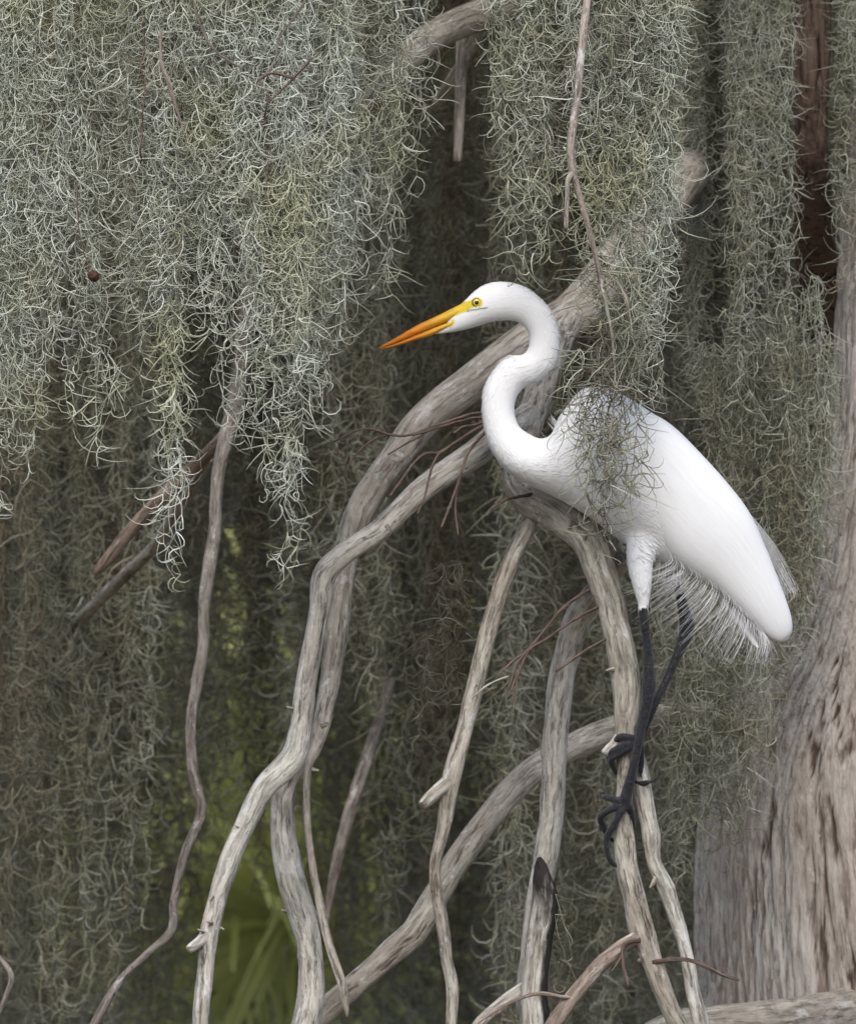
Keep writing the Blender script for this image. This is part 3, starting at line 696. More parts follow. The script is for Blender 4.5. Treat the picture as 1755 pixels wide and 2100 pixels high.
hang('thin-edged hanging moss with loose curled wisps left of the upper branch',
     [([(725, T0, -.14), (730, 200, -.14), (725, 430, -.14), (705, 690, -.14)], 60, 26, 39, 0.40, -.02),
      ([(790, T0, -.1), (795, 100, -.1), (800, 300, -.1), (795, 600, -.1)], 48, 18, 22, 0.45, -.06),
      ([(850, T0, -.05), (850, 0, -.05), (845, 150, -.05), (838, 400, -.05)], 40, 16, 9, 0.30, -.04)], 204)
hang('olive-grey hanging moss left of the lichened hanging branch, ending above the egret head',
     [([(1040, T0, -.06), (1055, 100, -.06), (1065, 300, -.06), (1060, 560, -.06)], 60, 26, 32, .3, -.10),
      ([(1115, T0, -.08), (1120, 100, -.08), (1120, 300, -.08), (1125, 520, -.08)], 62, 34, 34, .3, -.10)], 205)
hang('olive-grey hanging moss curtain round the lichened hanging branch, above the egret back',
     [([(1195, T0, -.1), (1200, 100, -.1), (1205, 350, -.1), (1215, 640, -.1)], 62, 40, 36, .3, -.08),
      ([(1270, T0, -.1), (1275, 100, -.1), (1280, 450, -.1), (1270, 800, -.12)], 62, 40, 46, .3, -.10),
      ([(1335, T0, -.08), (1335, 150, -.08), (1335, 450, -.08), (1318, 800, -.1)], 50, 36, 50, .25, -.06)], 206)
hang('dark wiry moss tuft hanging in front of the white shoulder of the egret',
     [([(1250, 520, -.15), (1256, 700, -.145), (1250, 880, -.13), (1240, 1115, -.12)], 44, 18, 18, .3, -.2),
      ([(1225, 700, -.14), (1222, 820, -.135), (1232, 940, -.13), (1245, 1070, -.12)], 48, 28, 9, .2, -.26),
      ([(1290, 640, -.14), (1292, 770, -.135), (1286, 880, -.13), (1280, 1000, -.12)], 38, 26, 7, .2, -.24)], 207, r=.0008, curl=1.6, leaf=(.028, .06))

hang('sparse moss threads curling off the blackened stump',
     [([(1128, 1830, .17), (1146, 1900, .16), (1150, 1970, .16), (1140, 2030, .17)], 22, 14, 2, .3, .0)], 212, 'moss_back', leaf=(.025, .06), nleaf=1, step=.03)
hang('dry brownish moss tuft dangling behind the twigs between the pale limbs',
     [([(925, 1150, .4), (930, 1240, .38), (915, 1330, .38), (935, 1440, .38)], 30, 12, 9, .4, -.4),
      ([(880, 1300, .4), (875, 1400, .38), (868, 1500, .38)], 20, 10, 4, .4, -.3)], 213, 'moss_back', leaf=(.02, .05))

# moss further back
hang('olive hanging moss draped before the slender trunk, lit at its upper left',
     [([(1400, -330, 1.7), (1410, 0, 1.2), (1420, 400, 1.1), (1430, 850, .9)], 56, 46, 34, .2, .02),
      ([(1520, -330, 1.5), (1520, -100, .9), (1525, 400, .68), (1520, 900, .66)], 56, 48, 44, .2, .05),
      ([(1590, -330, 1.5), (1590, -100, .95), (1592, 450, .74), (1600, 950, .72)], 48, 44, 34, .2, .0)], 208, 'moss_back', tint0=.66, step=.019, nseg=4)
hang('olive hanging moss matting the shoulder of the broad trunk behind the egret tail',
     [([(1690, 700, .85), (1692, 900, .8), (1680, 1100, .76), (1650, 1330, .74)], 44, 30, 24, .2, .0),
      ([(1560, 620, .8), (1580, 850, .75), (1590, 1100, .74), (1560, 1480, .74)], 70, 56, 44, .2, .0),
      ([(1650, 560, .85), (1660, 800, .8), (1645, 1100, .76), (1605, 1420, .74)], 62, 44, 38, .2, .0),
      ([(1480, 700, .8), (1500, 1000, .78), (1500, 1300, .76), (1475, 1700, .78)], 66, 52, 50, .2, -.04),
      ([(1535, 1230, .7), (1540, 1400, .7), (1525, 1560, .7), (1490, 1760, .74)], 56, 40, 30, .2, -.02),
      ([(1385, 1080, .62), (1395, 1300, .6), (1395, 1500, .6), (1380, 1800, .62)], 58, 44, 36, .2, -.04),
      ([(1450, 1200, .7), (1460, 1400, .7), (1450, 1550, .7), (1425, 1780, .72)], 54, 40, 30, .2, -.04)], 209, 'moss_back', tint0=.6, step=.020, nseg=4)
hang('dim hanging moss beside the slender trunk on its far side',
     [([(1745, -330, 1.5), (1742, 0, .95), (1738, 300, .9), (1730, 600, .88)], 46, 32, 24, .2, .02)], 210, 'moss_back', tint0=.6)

# shared curtains behind the boughs
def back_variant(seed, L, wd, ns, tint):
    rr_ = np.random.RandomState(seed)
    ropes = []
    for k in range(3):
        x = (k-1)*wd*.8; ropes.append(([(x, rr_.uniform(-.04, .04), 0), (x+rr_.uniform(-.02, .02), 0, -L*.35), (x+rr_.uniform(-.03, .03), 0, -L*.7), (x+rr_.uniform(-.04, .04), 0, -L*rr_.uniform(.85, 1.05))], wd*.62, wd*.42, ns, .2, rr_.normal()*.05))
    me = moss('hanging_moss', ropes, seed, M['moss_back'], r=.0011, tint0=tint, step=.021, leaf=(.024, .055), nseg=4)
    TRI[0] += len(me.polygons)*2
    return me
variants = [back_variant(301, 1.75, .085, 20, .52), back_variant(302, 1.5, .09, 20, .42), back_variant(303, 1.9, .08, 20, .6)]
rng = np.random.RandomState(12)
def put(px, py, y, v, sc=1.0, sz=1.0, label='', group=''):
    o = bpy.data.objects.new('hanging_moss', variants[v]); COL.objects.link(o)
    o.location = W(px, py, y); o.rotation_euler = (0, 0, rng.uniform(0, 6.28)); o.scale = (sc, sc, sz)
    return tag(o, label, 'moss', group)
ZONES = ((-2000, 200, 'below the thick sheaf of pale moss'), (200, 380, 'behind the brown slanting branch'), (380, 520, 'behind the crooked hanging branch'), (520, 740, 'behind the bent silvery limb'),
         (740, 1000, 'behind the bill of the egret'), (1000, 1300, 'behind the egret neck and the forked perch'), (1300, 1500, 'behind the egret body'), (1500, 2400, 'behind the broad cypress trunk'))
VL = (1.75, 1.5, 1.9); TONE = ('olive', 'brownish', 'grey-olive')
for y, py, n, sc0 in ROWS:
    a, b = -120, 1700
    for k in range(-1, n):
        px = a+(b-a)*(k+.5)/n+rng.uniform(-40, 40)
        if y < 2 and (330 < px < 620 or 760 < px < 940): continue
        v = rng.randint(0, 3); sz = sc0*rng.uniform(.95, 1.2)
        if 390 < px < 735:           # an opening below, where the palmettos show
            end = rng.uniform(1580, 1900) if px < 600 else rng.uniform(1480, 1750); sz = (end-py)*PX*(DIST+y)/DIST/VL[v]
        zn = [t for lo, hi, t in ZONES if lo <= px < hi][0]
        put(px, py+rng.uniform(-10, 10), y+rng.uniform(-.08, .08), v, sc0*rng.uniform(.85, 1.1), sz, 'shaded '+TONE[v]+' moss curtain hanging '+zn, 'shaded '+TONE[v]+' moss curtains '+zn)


# a small cone on a dry sprig in the left moss
cn = empty('cypress_cone', W(192, 566, -.27), 'small round dark brown cone hanging on a dry sprig in the pale moss', 'cone')
def ball(name, c, r, mat, parent, bump=.12, seed=0, n=20):
    th = np.linspace(0, np.pi, n); ph = np.linspace(0, 2*np.pi, 2*n, endpoint=False)
    A, Bq = np.meshgrid(th, ph, indexing='ij')
    d = np.stack([np.sin(A)*np.cos(Bq), np.sin(A)*np.sin(Bq), np.cos(A)], -1).reshape(-1, 3)
    rr = r*(1+bump*np.abs(vnoise(d*3.2+seed, seed)))
    V = np.array(c)+d*rr[:, None]; m2 = 2*n
    i = np.arange(n-1)[:, None]*m2; j = np.arange(m2)[None]; j2 = (j+1) % m2
    F = np.stack([i+j, i+m2+j, i+m2+j2, i+j2], -1).reshape(-1, 4)
    return link(name, make_mesh(name, V, F, mat), parent), d
ball('scales', W(192, 566, -.27), .0058, M['cone'], cn, .3, 4)
limb('sprig', [(158, 372, -.26, 3), (160, 440, -.27, 3), (168, 500, -.27, 3), (184, 548, -.27, 3), (191, 562, -.27, 3)], M['twig'], cn, sides=6, step=.004)

# bare twigs tangled in the left moss
tgl = empty('tangled_twig', W(600, -150, -.3), 'reddish-grey twig zigzagging through the pale moss bunch', 'twig')
for k, p in enumerate(([(660, -60), (615, 20), (575, 75), (560, 130), (510, 195)], [(640, 118), (612, 150), (580, 182), (545, 215)], [(400, 20), (430, 90), (470, 125), (500, 140)], [(600, 160), (560, 150), (530, 165)])):
    limb('stem', [(a, b, -.295, 7-1.2*i) for i, (a, b) in enumerate(p)], M['greyb' if k in (0, 2) else 'twig'], tgl, sides=9, step=.003, ridge=.12, lump=.15, seed=160+k, long=.01)
tg2 = empty('mossy_twig', W(335, 120, -.3), 'short pale twig with a green lichen tip in the yellowish moss', 'twig')
limb('stem', [(330, 60, -.28, 6), (332, 130, -.29, 7), (345, 165, -.295, 9), (355, 200, -.295, 9), (368, 240, -.29, 5), (380, 280, -.28, 3)], M['lichen'], tg2, sides=10, step=.003, ridge=.12, lump=.15, seed=170, long=.01)
for k, (x, y, y2) in enumerate(((293, 40, 330), (548, 190, 420))):
    e = empty('moss_stem', W(x, y, -.235), ('dark dead stem core showing in the yellowish moss', 'reddish stem core running down the pale moss bunch')[k], 'twig')
    rq = random.Random(k+5)
    limb('stem', [(x+rq.uniform(-5, 5), y+(y2-y)*q/9, -.245+rq.uniform(-.012, .012), 4.5-.2*q) for q in range(10)], M['twig'], e, sides=7, step=.004, ridge=.2, lump=.3, seed=180+k, long=.01)

# ------------------------------------------------------------------ the egret
def loft(sec, nsub=8, sides=40, flat=1.0):
    """sec rows: Ux, Uz, Lx, Lz, y centre, half depth; closed tube through the sections"""
    Q = catmull(np.array(sec), n=nsub); m = len(Q)
    th = np.linspace(0, 2*np.pi, sides, endpoint=False)
    U = Q[:, 0:2]; L = Q[:, 2:4]; C = (U+L)/2; H = (U-L)/2
    x = C[:, :1]+H[:, :1]*np.cos(th); z = C[:, 1:2]+H[:, 1:2]*np.cos(th); y = Q[:, 4:5]-Q[:, 5:6]*np.sign(np.sin(th))*np.abs(np.sin(th))**flat
    V = np.stack([x, y, z], -1).reshape(-1, 3)
    i = np.arange(m-1)[:, None]*sides; j = np.arange(sides)[None]; j2 = (j+1) % sides
    F = [np.stack([i+j, i+j2, i+sides+j2, i+sides+j], -1).reshape(-1, 4)]
    a0, a1 = m*sides, m*sides+1
    V = np.vstack([V, [C[0, 0], Q[0, 4], C[0, 1]], [C[-1, 0], Q[-1, 4], C[-1, 1]]])
    jj = np.arange(sides); jn = (jj+1) % sides
    F += [np.stack([np.full(sides, a0), jn, jj], -1), np.stack([np.full(sides, a1), (m-1)*sides+jj, (m-1)*sides+jn], -1)]
    return V, F, Q

def sect(z, u, l, yc, dep):
    a = W(*z(*u)); b = W(*z(*l)); return (a[0], a[2], b[0], b[2], yc, dep*.001)
BY = 0.0
body_sec = [sect(Z1, (628, 520), (618, 531), BY, 1.2), sect(Z1, (690, 478), (688, 523), BY, 4.6), sect(Z1, (765, 368), (752, 514), BY, 8.4), sect(Z1, (838, 294), (815, 502), BY, 12.5), sect(Z1, (950, 200), (900, 480), BY, 17.5), sect(Z1, (1080, 170), (1030, 442), BY, 19),
    sect(Z1, (1240, 205), (1150, 435), BY, 18.5), sect(Z1, (1390, 325), (1225, 465), BY, 17.5), sect(Z1, (1470, 480), (1272, 535), BY, 17),
    sect(Z1, (1480, 640), (1265, 625), BY, 17.5), sect(Z1, (1440, 765), (1220, 668), BY, 18), sect(Z1, (1340, 848), (1130, 680), BY, 18.5),
    sect(Z1, (1240, 890), (1045, 755), BY, 18.5), sect(Z1, (1185, 965), (970, 880), BY, 19), sect(Z1, (1172, 1060), (950, 1030), BY, 20),
    sect(Z1, (1200, 1150), (970, 1190), BY, 22), sect(Z1, (1265, 1205), (1020, 1330), BY, 26), sect(Z1, (1345, 1238), (1115, 1455), BY, 32),
    sect(Z1, (1420, 1210), (1260, 1550), BY, 40), sect(Z1, (1482, 1090), (1420, 1625), BY, 47), sect(Z2, (515, 80), (480, 668), BY, 54),
    sect(Z2, (610, 55), (600, 745), BY, 59), sect(Z2, (720, 90), (700, 825), BY, 62), sect(Z2, (860, 172), (800, 890), BY, 63),
    sect(Z2, (1000, 272), (900, 945), BY, 61), sect(Z2, (1150, 422), (1000, 995), BY, 56), sect(Z2, (1270, 570), (1090, 1030), BY, 48),
    sect(Z2, (1360, 720), (1180, 1075), BY, 38), sect(Z2, (1410, 900), (1260, 1120), BY, 26), sect(Z2, (1440, 1080), (1340, 1180), BY, 14), sect(Z2, (1440, 1180), (1400, 1215), BY, 6)]

def leg_pts(z, rows, y0, y1):
    n = len(rows); k = (z(1, 0)[0]-z(0, 0)[0])
    return [list(W(*z(a, b), y0+(y1-y0)*i/(n-1)))+[wd*.5*k*PX] for i, (a, b, wd) in enumerate(rows)]
def leg_y(z, rows):
    k = (z(1, 0)[0]-z(0, 0)[0])
    return [list(W(*z(a, b), y))+[wd*.5*k*PX] for a, b, wd, y in rows]

thigh_n = leg_y(Z2, [(930, 620, 200, -.016), (880, 740, 200, -.022), (838, 850, 172, -.030), (823, 940, 144, -.035), (832, 1050, 108, -.037), (838, 1130, 72, -.036), (841, 1180, 50, -.036), (842, 1215, 36, -.036)])
thigh_f = leg_y(Z2, [(1010, 700, 260, .03), (1000, 850, 200, .034), (1000, 960, 120, .035), (1003, 1040, 70, .034), (1010, 1075, 46, .034)])
leg_n = leg_y(Z3, [(612, 340, 60, -.036), (617, 430, 66, -.036), (632, 560, 60, -.035), (645, 680, 66, -.034), (650, 780, 78, -.033), (651, 870, 92, -.032), (648, 930, 88, -.031), (638, 1000, 80, -.030), (618, 1090, 70, -.029), (598, 1180, 62, -.028), (572, 1320, 58, -.026), (543, 1450, 62, -.023), (517, 1550, 72, -.019), (502, 1620, 80, -.0165), (500, 1665, 66, -.0155)])
leg_f = leg_y(Z3, [(826, 180, 56, .034), (840, 260, 62, .033), (862, 340, 70, .031), (882, 430, 84, .029), (896, 490, 102, .027), (893, 540, 100, .025), (872, 610, 80, .022), (822, 720, 62, .015), (762, 860, 55, .008), (695, 1000, 50, 0), (645, 1120, 52, -.004), (605, 1195, 56, -.008), (565, 1240, 60, -.0115), (540, 1255, 50, -.0125)])
# toes: near foot
toes = [leg_y(Z3, [(495, 1640, 50, -.017), (450, 1632, 40, -.0175), (400, 1618, 36, -.013), (365, 1608, 34, -.006), (352, 1606, 26, 0)]),
        leg_y(Z3, [(490, 1650, 52, -.016), (440, 1672, 44, -.0175), (385, 1702, 40, -.014), (340, 1735, 40, -.009), (342, 1768, 38, -.003), (362, 1815, 36, .002), (385, 1860, 30, .008), (420, 1890, 22, .0135), (480, 1915, 20, .0155), (540, 1940, 24, .0145), (572, 1948, 24, .011)]),
        leg_y(Z3, [(492, 1660, 56, -.016), (470, 1705, 44, -.0185), (440, 1760, 42, -.0175), (410, 1815, 40, -.015), (383, 1865, 42, -.011), (377, 1905, 38, -.010), (382, 1955, 36, -.009), (395, 2005, 32, -.0075), (420, 2040, 32, -.006), (440, 2055, 24, -.004)]),
        leg_y(Z3, [(510, 1650, 54, -.014), (532, 1690, 44, -.009), (545, 1740, 36, -.003), (546, 1800, 32, .003), (540, 1836, 24, .008)]),
        # far foot
        leg_y(Z3, [(555, 1235, 46, -.013), (505, 1222, 42, -.0165), (462, 1222, 40, -.0135), (440, 1245, 34, -.006), (425, 1268, 26, 0)]),
        leg_y(Z3, [(550, 1255, 48, -.0135), (500, 1272, 46, -.0165), (440, 1305, 44, -.0135), (398, 1332, 42, -.008), (400, 1370, 36, -.001), (420, 1420, 30, .005), (450, 1450, 26, .0115), (500, 1480, 24, .0145), (560, 1508, 30, .0135), (605, 1524, 34, .0105), (650, 1514, 30, .006)]),
        leg_y(Z3, [(555, 1270, 46, -.0135), (510, 1305, 42, -.017), (455, 1335, 40, -.0145), (408, 1368, 38, -.010), (415, 1405, 34, -.004), (432, 1445, 26, .003), (442, 1465, 18, .007)]),
        leg_y(Z3, [(585, 1240, 46, -.009), (600, 1300, 36, -.004), (602, 1370, 34, 0), (600, 1420, 32, .002), (596, 1455, 26, .003)])]
claws = [leg_y(Z3, [(565, 1947, 22, .012), (595, 1948, 20, .009), (622, 1936, 12, .006), (637, 1922, 3, .004)]),
         leg_y(Z3, [(645, 1516, 24, .007), (676, 1505, 20, .004), (697, 1480, 12, .002), (703, 1452, 3, .001)]),
         leg_y(Z3, [(436, 2052, 22, -.005), (452, 2064, 16, -.003), (460, 2075, 3, -.001)]),
         leg_y(Z3, [(596, 1448, 24, .003), (598, 1470, 14, .004), (606, 1486, 3, .005)])]

def build_egret():
    eg = empty('egret', W(1278, 1640, -.012), 'large white egret with orange-yellow bill and black legs gripping the dead limb', 'bird')
    parts = []
    V, F, Q = loft(body_sec, 8, 56, .82); parts.append((V, F))
    for rows in [thigh_n, thigh_f, leg_n, leg_f]+toes:
        A = catmull(np.array(rows), step=.003)
        if len(rows) != len(leg_n) and rows in toes: A[:, 3] = A[:, 3]*1.1+.0002
        V, F, _ = tube(A[:, :3], A[:, 3], 18, cap=True); parts.append((V, F))
    # joint swellings on the toes come from the remesh; merge everything into one skin
    VV, F4, F3, off = [], [], [], 0
    for V, F in parts:
        VV.append(V)
        for f in F: (F4 if f.shape[1] == 4 else F3).append(f+off)
        off += len(V)
    me = make_mesh('tmp', np.vstack(VV), [np.vstack(F4), np.vstack(F3)], None)
    ob = bpy.data.objects.new('tmp', me); COL.objects.link(ob)
    md = ob.modifiers.new('r', 'REMESH'); md.mode = 'VOXEL'; md.voxel_size = .0015; md.use_smooth_shade = True
    sm = ob.modifiers.new('s', 'SMOOTH'); sm.factor = .5; sm.iterations = 4
    dg = bpy.context.evaluated_depsgraph_get()
    bm_ = bpy.data.meshes.new_from_object(ob.evaluated_get(dg)); bpy.data.objects.remove(ob)
    n = len(bm_.vertices); co = np.empty(n*3, np.float32); bm_.vertices.foreach_get('co', co); co = co.reshape(-1, 3).astype(float)
    ed = np.empty(len(bm_.edges)*2, np.int32); bm_.edges.foreach_get('vertices', ed); ed = ed.reshape(-1, 2)
    deg = np.bincount(ed.ravel(), minlength=n)[:, None].astype(float)
    wgt = np.zeros(n)
    for cx_, cy_, yy_, rr_ in ((840, 850, -.04, .055), (1000, 980, .03, .04), (880, 940, -.02, .04)):
        dd = np.linalg.norm(co-np.array(W(*Z2(cx_, cy_), yy_)), axis=1); wgt = np.maximum(wgt, np.clip(1.6*(1-dd/rr_), 0, 1))
    hit_ = wgt > 0; ee = ed[hit_[ed[:, 0]] | hit_[ed[:, 1]]]
    for _ in range(45):
        acc = np.stack([np.bincount(ee[:, 0], co[ee[:, 1], c_], n)+np.bincount(ee[:, 1], co[ee[:, 0], c_], n) for c_ in range(3)], -1)
        co = np.where(hit_[:, None], co+(acc/np.maximum(deg, 1)-co)*(.7*wgt[:, None]), co)
    bm_.vertices.foreach_set('co', co.astype(np.float32).ravel()); bm_.update()
    # colour regions
    def dist(poly):
        A = catmull(np.array(poly), step=.004)[:, :4]; d = np.full(n, 9.0); s = np.zeros(n)
        lo = A[:, :3].min(0)-.03; hi = A[:, :3].max(0)+.03
        idx = np.where(np.all((co > lo) & (co < hi), axis=1))[0]
        if len(idx):
            D = np.linalg.norm(co[idx, None]-A[None, :, :3], axis=2)-A[None, :, 3]
            d[idx] = D.min(1)
        return d
    white = np.array([.67, .68, .69]); black = np.array([.016, .017, .021])
    dl = np.full(n, 9.0)
    for p in [leg_n, leg_f]+toes: dl = np.minimum(dl, dist(p))
    zl = W(*Z3(615, 385))[2]; jag = vnoise(co*[900, 900, 60], 3)*.006
    near = co[:, 1] < .01
    zf = W(*Z3(830, 205), .034)[2]
    isleg = (dl < .0035) & np.where(co[:, 0] < W(*Z3(720, 0))[0], co[:, 2] < zl+jag, co[:, 2] < zf+jag)
    col = np.where(isleg[:, None], black*(1+.5*vnoise(co*300, 5)[:, None]), white)
    # bare yellow-green skin between bill and eye
    def seg(z, a, b):
        A = np.array(W(*z(*a)))[[0, 2]]; B = np.array(W(*z(*b)))[[0, 2]]; P = co[:, [0, 2]]
        t = np.clip(((P-A)@(B-A))/((B-A)@(B-A)), 0, 1); return np.linalg.norm(P-(A+t[:, None]*(B-A)), axis=1)/(PX*.30086)
    head = (co[:, 2] > W(0, 740)[2]) & (co[:, 0] < W(1080, 0)[0])
    lore = np.minimum(np.minimum(seg(Z1, (700, 395), (835, 340))-36, seg(Z1, (835, 340), (900, 318))-28), seg(Z1, (913, 316), (918, 316))-36)
    yel = np.array([.55, .42, .03]); grn = np.array([.30, .36, .10])
    g = np.clip((seg(Z1, (860, 362), (960, 352))+8)/30, 0, 1)[:, None]
    lc = grn*(1-g)+yel*g
    mk = np.clip(.5-lore/9, 0, 1)[:, None]*head[:, None]
    col = col*(1-mk)+lc*mk
    mk = np.clip(1.3-seg(Z1, (850, 372), (985, 352))/6, 0, 1)[:, None]*head[:, None]
    col = col*(1-mk)+np.array([.12, .15, .07])*mk
    # yellowish chin edge under the bill
    mk = np.clip(1.2-seg(Z1, (735, 475), (752, 440))/16, 0, 1)[:, None]*head[:, None]
    col = col*(1-mk)+yel*mk
    # flow coordinate for the barbs: along the spine, across it
    C = (Q[:, 0:2]+Q[:, 2:4])/2; sv = np.concatenate([[0], np.cumsum(np.linalg.norm(np.diff(C, axis=0), axis=1))])
    nb = np.zeros(n, int)
    for a in range(0, n, 20000):
        nb[a:a+20000] = np.argmin(((co[a:a+20000, None][:, :, [0, 2]]-C[None])**2).sum(2), axis=1)
    Hh = (Q[:, 0:2]-Q[:, 2:4])/2; Hh /= np.linalg.norm(Hh, axis=1)[:, None]
    rel = co[:, [0, 2]]-C[nb]; acr = (rel*Hh[nb]).sum(1); alo = rel[:, 0]*Hh[nb, 1]-rel[:, 1]*Hh[nb, 0]
    flow = np.stack([acr, co[:, 1], sv[nb]+alo], -1)
    for nm, a, ty in (('col', np.hstack([col, np.ones((n, 1))]), 'FLOAT_COLOR'), ('flow', flow, 'FLOAT_VECTOR'), ('gloss', isleg.astype(float), 'FLOAT')):
        at = bm_.attributes.new(nm, ty, 'POINT'); at.data.foreach_set({'FLOAT_COLOR': 'color', 'FLOAT_VECTOR': 'vector', 'FLOAT': 'value'}[ty], np.asarray(a, np.float32).ravel())
    bm_.materials.clear(); bm_.materials.append(M['plumage']); bm_.polygons.foreach_set('use_smooth', np.ones(len(bm_.polygons), bool))
    bm_.name = 'body'
    body = link('body', bm_, eg)
    bvh = BVHTree.FromPolygons([tuple(v) for v in co], [tuple(p.vertices) for p in bm_.polygons])

    nrm = np.empty(n*3, np.float32); bm_.vertices.foreach_get('normal', nrm); nrm = nrm.reshape(-1, 3)
    Tg = np.gradient(C, axis=0); Tg /= np.linalg.norm(Tg, axis=1)[:, None]
    ok = np.where((~isleg) & (col.min(1) > .55) & (sv[nb] > .045))[0]
    rgf = np.random.RandomState(91); pick = rgf.choice(ok, 9000, replace=False)
    p = co[pick]; nn_ = nrm[pick]; t2_ = Tg[nb[pick]]; t3 = np.stack([t2_[:, 0], rgf.normal(size=len(pick))*.25, t2_[:, 1]], -1)
    low = (p[:, 2] < W(*Z2(0, 930))[2]) & (p[:, 0] < W(*Z2(900, 0))[0]); t3[low] = [0, 0, -1]
    t3 = t3-nn_*(t3*nn_).sum(1)[:, None]; t3 /= np.linalg.norm(t3, axis=1)[:, None]+1e-9
    sd = np.cross(nn_, t3); L_ = (rgf.uniform(.006, .013, len(pick))*np.where(sv[nb[pick]] < .1, .6, 1))[:, None]; lift = (rgf.uniform(.0001, .0006, len(pick))*np.where(sv[nb[pick]] < .13, .35, 1))[:, None]
    wv_ = rgf.uniform(.0006, .0012, len(pick))[:, None]
    a0 = p-nn_*.0006; a1 = p+t3*L_*.5+nn_*lift*.5+sd*wv_; a2 = p+t3*L_+nn_*lift; a3 = p+t3*L_*.5+nn_*lift*.5-sd*wv_; a4 = p+t3*L_*.5+nn_*(lift*.5+.0003)
    FV = np.stack([a0, a1, a2, a3, a4], 1).reshape(-1, 3); bb_ = np.arange(len(pick))[:, None]*5
    FF_ = np.concatenate([bb_+[0, 1, 4], bb_+[1, 2, 4], bb_+[2, 3, 4], bb_+[3, 0, 4]])
    tag(link('contour_feathers', make_mesh('contour_feathers', FV, FF_, M['plume']), eg), kind='stuff')

    # bill: two mandibles meeting along the gape
    def bill(name, rows):
        V, F, Q_ = loft([sect(Z1, u, l, BY, d) for u, l, d in rows], 8, 24)
        tipx, bx = W(*Z1(235, 0))[0], W(*Z1(850, 0))[0]
        t = np.clip((V[:, 0]-tipx)/(bx-tipx), 0, 1)
        org = np.array([.56, .175, .008]); ye = np.array([.58, .40, .03]); dk = np.array([.06, .045, .04])
        c = org+(ye-org)*np.clip((t-.35)/.55, 0, 1)[:, None]**1.3
        k = np.clip(1-(t-.0)/.07, 0, 1)[:, None]*(.9 if name == 'upper_bill' else .35); c = c*(1-k)+dk*k
        st = vnoise(V*[60, 500, 500], 8)[:, None]; c = np.clip(c*(1+.22*st), 0, 1)
        return link(name, make_mesh(name, V, F, M['bill'], {'col': np.hstack([c, np.ones((len(c), 1))])}), eg)
    bill('upper_bill', [((233, 629), (236, 631), .4), ((290, 593), (296, 612), 1.6), ((350, 560), (352, 594), 2.6), ((500, 472), (502, 532), 4.6), ((650, 400), (652, 470), 6.6), ((760, 346), (764, 424), 8.6), ((835, 310), (850, 384), 9.5), ((870, 318), (880, 366), 6)])
    bill('lower_bill', [((240, 629), (242, 631), .4), ((296, 613), (298, 623), 1.5), ((352, 596), (354, 613), 2.4), ((502, 534), (506, 567), 4.2), ((600, 494), (606, 538), 5.4), ((660, 470), (672, 508), 6.6), ((715, 448), (730, 482), 7.9), ((752, 434), (764, 462), 8.6), ((790, 422), (796, 440), 8)])
    # eyes
    for sgn in (-1, 1):
        ex, _, ez = W(*Z1(914, 315))
        hit = bvh.ray_cast(Vector((ex, sgn*.2, ez)), Vector((0, -sgn, 0)))[0]
        c = np.array([ex, hit.y-sgn*.0036, ez]); r = .0062
        th = np.linspace(0, np.pi, 28); ph = np.linspace(0, 2*np.pi, 36, endpoint=False)
        A, Bq = np.meshgrid(th, ph, indexing='ij')
        d = np.stack([np.sin(A)*np.cos(Bq), sgn*np.cos(A), np.sin(A)*np.sin(Bq)], -1).reshape(-1, 3)
        V = c+d*r; m2 = 36; i = np.arange(27)[:, None]*m2; j = np.arange(m2)[None]; j2 = (j+1) % m2
        Fq = np.stack([i+j, i+m2+j, i+m2+j2, i+j2], -1).reshape(-1, 4)
        a = A.ravel(); cc = np.where((a < .42)[:, None], [.004, .004, .004], np.where((a < .80)[:, None], [.62, .48, .06], np.where((a < 1.0)[:, None], [.03, .03, .012], [.35, .38, .10])))
        link('eye', make_mesh('eye', V, Fq, M['eye'], {'col': np.hstack([cc, np.ones((len(cc), 1))])}), eg)
    for rows in claws:
        A = catmull(np.array(rows), step=.0012); V, F, _ = tube(A[:, :3], np.maximum(A[:, 3], .0003), 10)
        link('claw', make_mesh('claw', V, F, M['claw']), eg)

    # folded wings
    wsec = [((760, 240), (660, 470), 40), ((800, 175), (735, 640), 56), ((900, 198), (815, 770), 63.5), ((1005, 268), (895, 860), 65.5), ((1152, 416), (990, 955), 62), ((1282, 562), (1090, 1022), 55), ((1382, 698), (1200, 1088), 46),
            ((1458, 860), (1320, 1192), 36), ((1530, 1040), (1412, 1275), 27), ((1588, 1200), (1478, 1335), 18), ((1602, 1290), (1528, 1360), 11), ((1585, 1345), (1556, 1361), 4)]
    Qw = catmull(np.array([sect(Z2, u, l, 0, d) for u, l, d in wsec]), n=10); m = len(Qw); ns = 70
    def wing_point(iu, v, out=0.0):
        """v 0 = top edge, 1 = lower edge"""
        q = Qw[iu]; th = np.pi*v
        a = q[0:2]; b = q[2:4]; c = (a+b)/2; h = (a-b)/2
        p = c+h*np.cos(th); return np.array([p[0], -(q[5]*.95+out)*max(np.sin(th), 0)**.5-.001, p[1]])
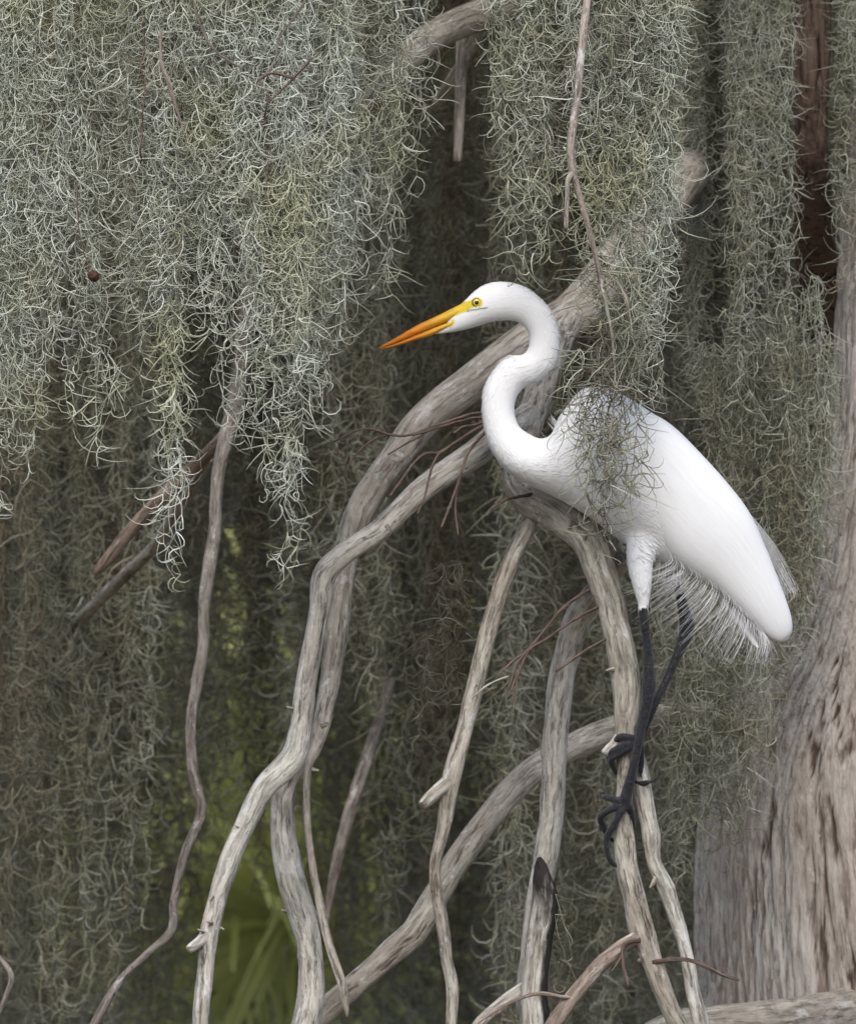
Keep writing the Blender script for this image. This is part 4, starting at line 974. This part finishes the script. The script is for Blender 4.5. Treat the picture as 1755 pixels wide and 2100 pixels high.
    for sgn in (1, -1):
        V, UV = [], []
        for i in range(m):
            u = i/(m-1)
            for k in range(ns):
                v = k/(ns-1); p = wing_point(i, v)
                # overlapping quills: shallow steps that run with the wing
                lay = (v*13+u*2.2) % 1.0; amp = .00045*min(1, max(0, (u-.30)/.25))
                p[1] -= 0*amp
                V.append((p[0], p[1]*sgn, p[2])); UV.append((u*3.0, v, 0))
        # inner skin closes the shell
        nO = len(V)
        for i in range(m):
            for k in range(ns):
                p = wing_point(i, k/(ns-1)); V.append((p[0], -.0004*sgn if p[1] > -.003 else (p[1]*.55)*sgn, p[2])); UV.append((i/(m-1)*3.0, k/(ns-1), 0))
        i = np.arange(m-1)[:, None]*ns; k = np.arange(ns-1)[None]
        F = np.stack([i+k, i+k+1, i+ns+k+1, i+ns+k], -1).reshape(-1, 4)
        F2 = F[:, ::-1]+nO
        rim = []
        for i_ in range(m-1):
            rim += [[i_*ns, (i_+1)*ns, nO+(i_+1)*ns, nO+i_*ns], [i_*ns+ns-1, nO+i_*ns+ns-1, nO+(i_+1)*ns+ns-1, (i_+1)*ns+ns-1]]
        for k_ in range(ns-1):
            e = (m-1)*ns+k_; rim += [[e, e+1, nO+e+1, nO+e]]
        link('wing', make_mesh('wing', np.array(V), np.vstack([F, F2, np.array(rim)]), M['wing'], {'flow': np.array(UV)}), eg)

    # tail feathers under the wing tips
    tf = []
    for k, (a, b, wd, y) in enumerate((((1230, 1110), (1425, 1392), 44, -.004), ((1250, 1110), (1448, 1370), 40, .006), ((1210, 1110), (1400, 1350), 44, .014))):
        A = np.array(W(*Z2(*a), y)); B = np.array(W(*Z2(*b), y)); s = np.linspace(0, 1, 14)
        d = (B-A); nrm = np.array([-d[2], 0, d[0]]); nrm /= np.linalg.norm(nrm)
        wv = wd*.4*PX*.5*np.where(s < .75, 1, np.sqrt(np.clip(1-((s-.75)/.27)**2, 0.01, 1)))
        c = A+d*s[:, None]
        V = np.concatenate([c+nrm*wv[:, None]+[0, -.0006, 0], c+[0, -.002, 0], c-nrm*wv[:, None]+[0, -.0006, 0], c+[0, .0008, 0]])
        n_ = 14; q = np.arange(n_-1); F = []
        for r0 in range(4):
            r1 = (r0+1) % 4; F.append(np.stack([r0*n_+q, r1*n_+q, r1*n_+q+1, r0*n_+q+1], -1))
        link('tail_feather', make_mesh('tail_feather', V, np.vstack(F), M['wing'], {'flow': np.stack([np.tile(s, 4)*2, np.repeat([.1, .4, .7, .4], n_), np.zeros(56)], -1)}), eg)

    # long loose plumes: over the wing, fringing below, and fanned past the back
    rng = np.random.RandomState(33); CV, CF, off = [], [], 0
    def fil(pts, r):
        nonlocal off
        A = catmull(np.array(pts), n=6); m_ = len(A); s = np.linspace(0, 1, m_)
        V, F, _ = tube(A, r*(1-.8*s**2), 4, cap=False); CV.append(V); CF.append(F[0]+off); off += len(V)
    for _ in range(250):   # fringe below the rump
        t = rng.uniform(0, 1)**.85; iu = int(np.interp(t, [0, 1], [38, 88])); iu = min(iu, m-1)
        v0 = rng.uniform(.45, .9)
        p0 = wing_point(max(iu-7, 0), .74, -.0006); p1 = wing_point(max(iu-3, 0), .84, .0004); pe = wing_point(iu, .99); pf = wing_point(iu, .86, .002)
        p2 = np.array([pe[0], pf[1]*rng.uniform(.5, 1.0)-.001, pe[2]])
        side = rng.uniform(-1, .6)*.02
        ang = R(np.interp(t, [0, .35, .75, 1], [200, 222, 246, 285])+rng.normal()*7); ln = np.interp(t, [0, .3, .7, 1], [.050, .060, .046, .020])*rng.uniform(.35, 1.5)
        dv = np.array([math.cos(ang), 0, math.sin(ang)])
        e1 = p2+dv*ln*.5+[.004, side*.3-.002, -.002]; e2 = p2+dv*ln+[rng.normal()*.003, side-.002, -.006*rng.uniform(0, 1.5)]
        fil([p0, p1, p2, e1, e2], rng.uniform(.00017, .0003))
    for k in range(26):    # fan past the back
        t = k/25; a = Z2(1330+120*t*.8, 640+220*t); b = Z2(1640-85*t+rng.normal()*4, 1100+rng.normal()*8+15*t)
        c = Z2(1330+120*t*.8+.55*(1640-85*t-1330-96*t)+(18-34*t), 640+220*t+.5*(460-205*t))
        y = rng.uniform(-.012, .012)
        fil([W(*a, y), W(*c, y), W(*b, y*1.6)], .00021)
        if k % 2 == 0:
            for q in range(4):
                s_ = .7+.08*q; p = np.array(W(*a, y))*(1-s_)+np.array(W(*b, y))*s_
                fil([p, p+[.003, 0, -.006], p+[.004, 0, -.013]], .00014)
    for _ in range(60):    # wispy belly edge behind the thigh
        t = rng.uniform(0, 1); p = np.array(W(*Z2(895+150*t, 960+85*t), rng.uniform(-.03, .0)))
        fil([p+[0, 0, .01], p, p+[-.004+.003*rng.normal(), 0, -.012*rng.uniform(.5, 1.3)]], .00028)
    for _ in range(16):    # ruffled hairs at the shoulder notch
        p = np.array(W(*Z1(1440+rng.uniform(0, 25), 1190-rng.uniform(0, 70)), rng.uniform(-.02, .01)))
        fil([p+[.006, 0, -.004], p, p+[-.006+.002*rng.normal(), 0, .010*rng.uniform(.5, 1.2)]], .00025)
    tag(link('plumes', make_mesh('plumes', np.vstack(CV), np.vstack(CF), M['plume']), eg), kind='stuff')
build_egret()
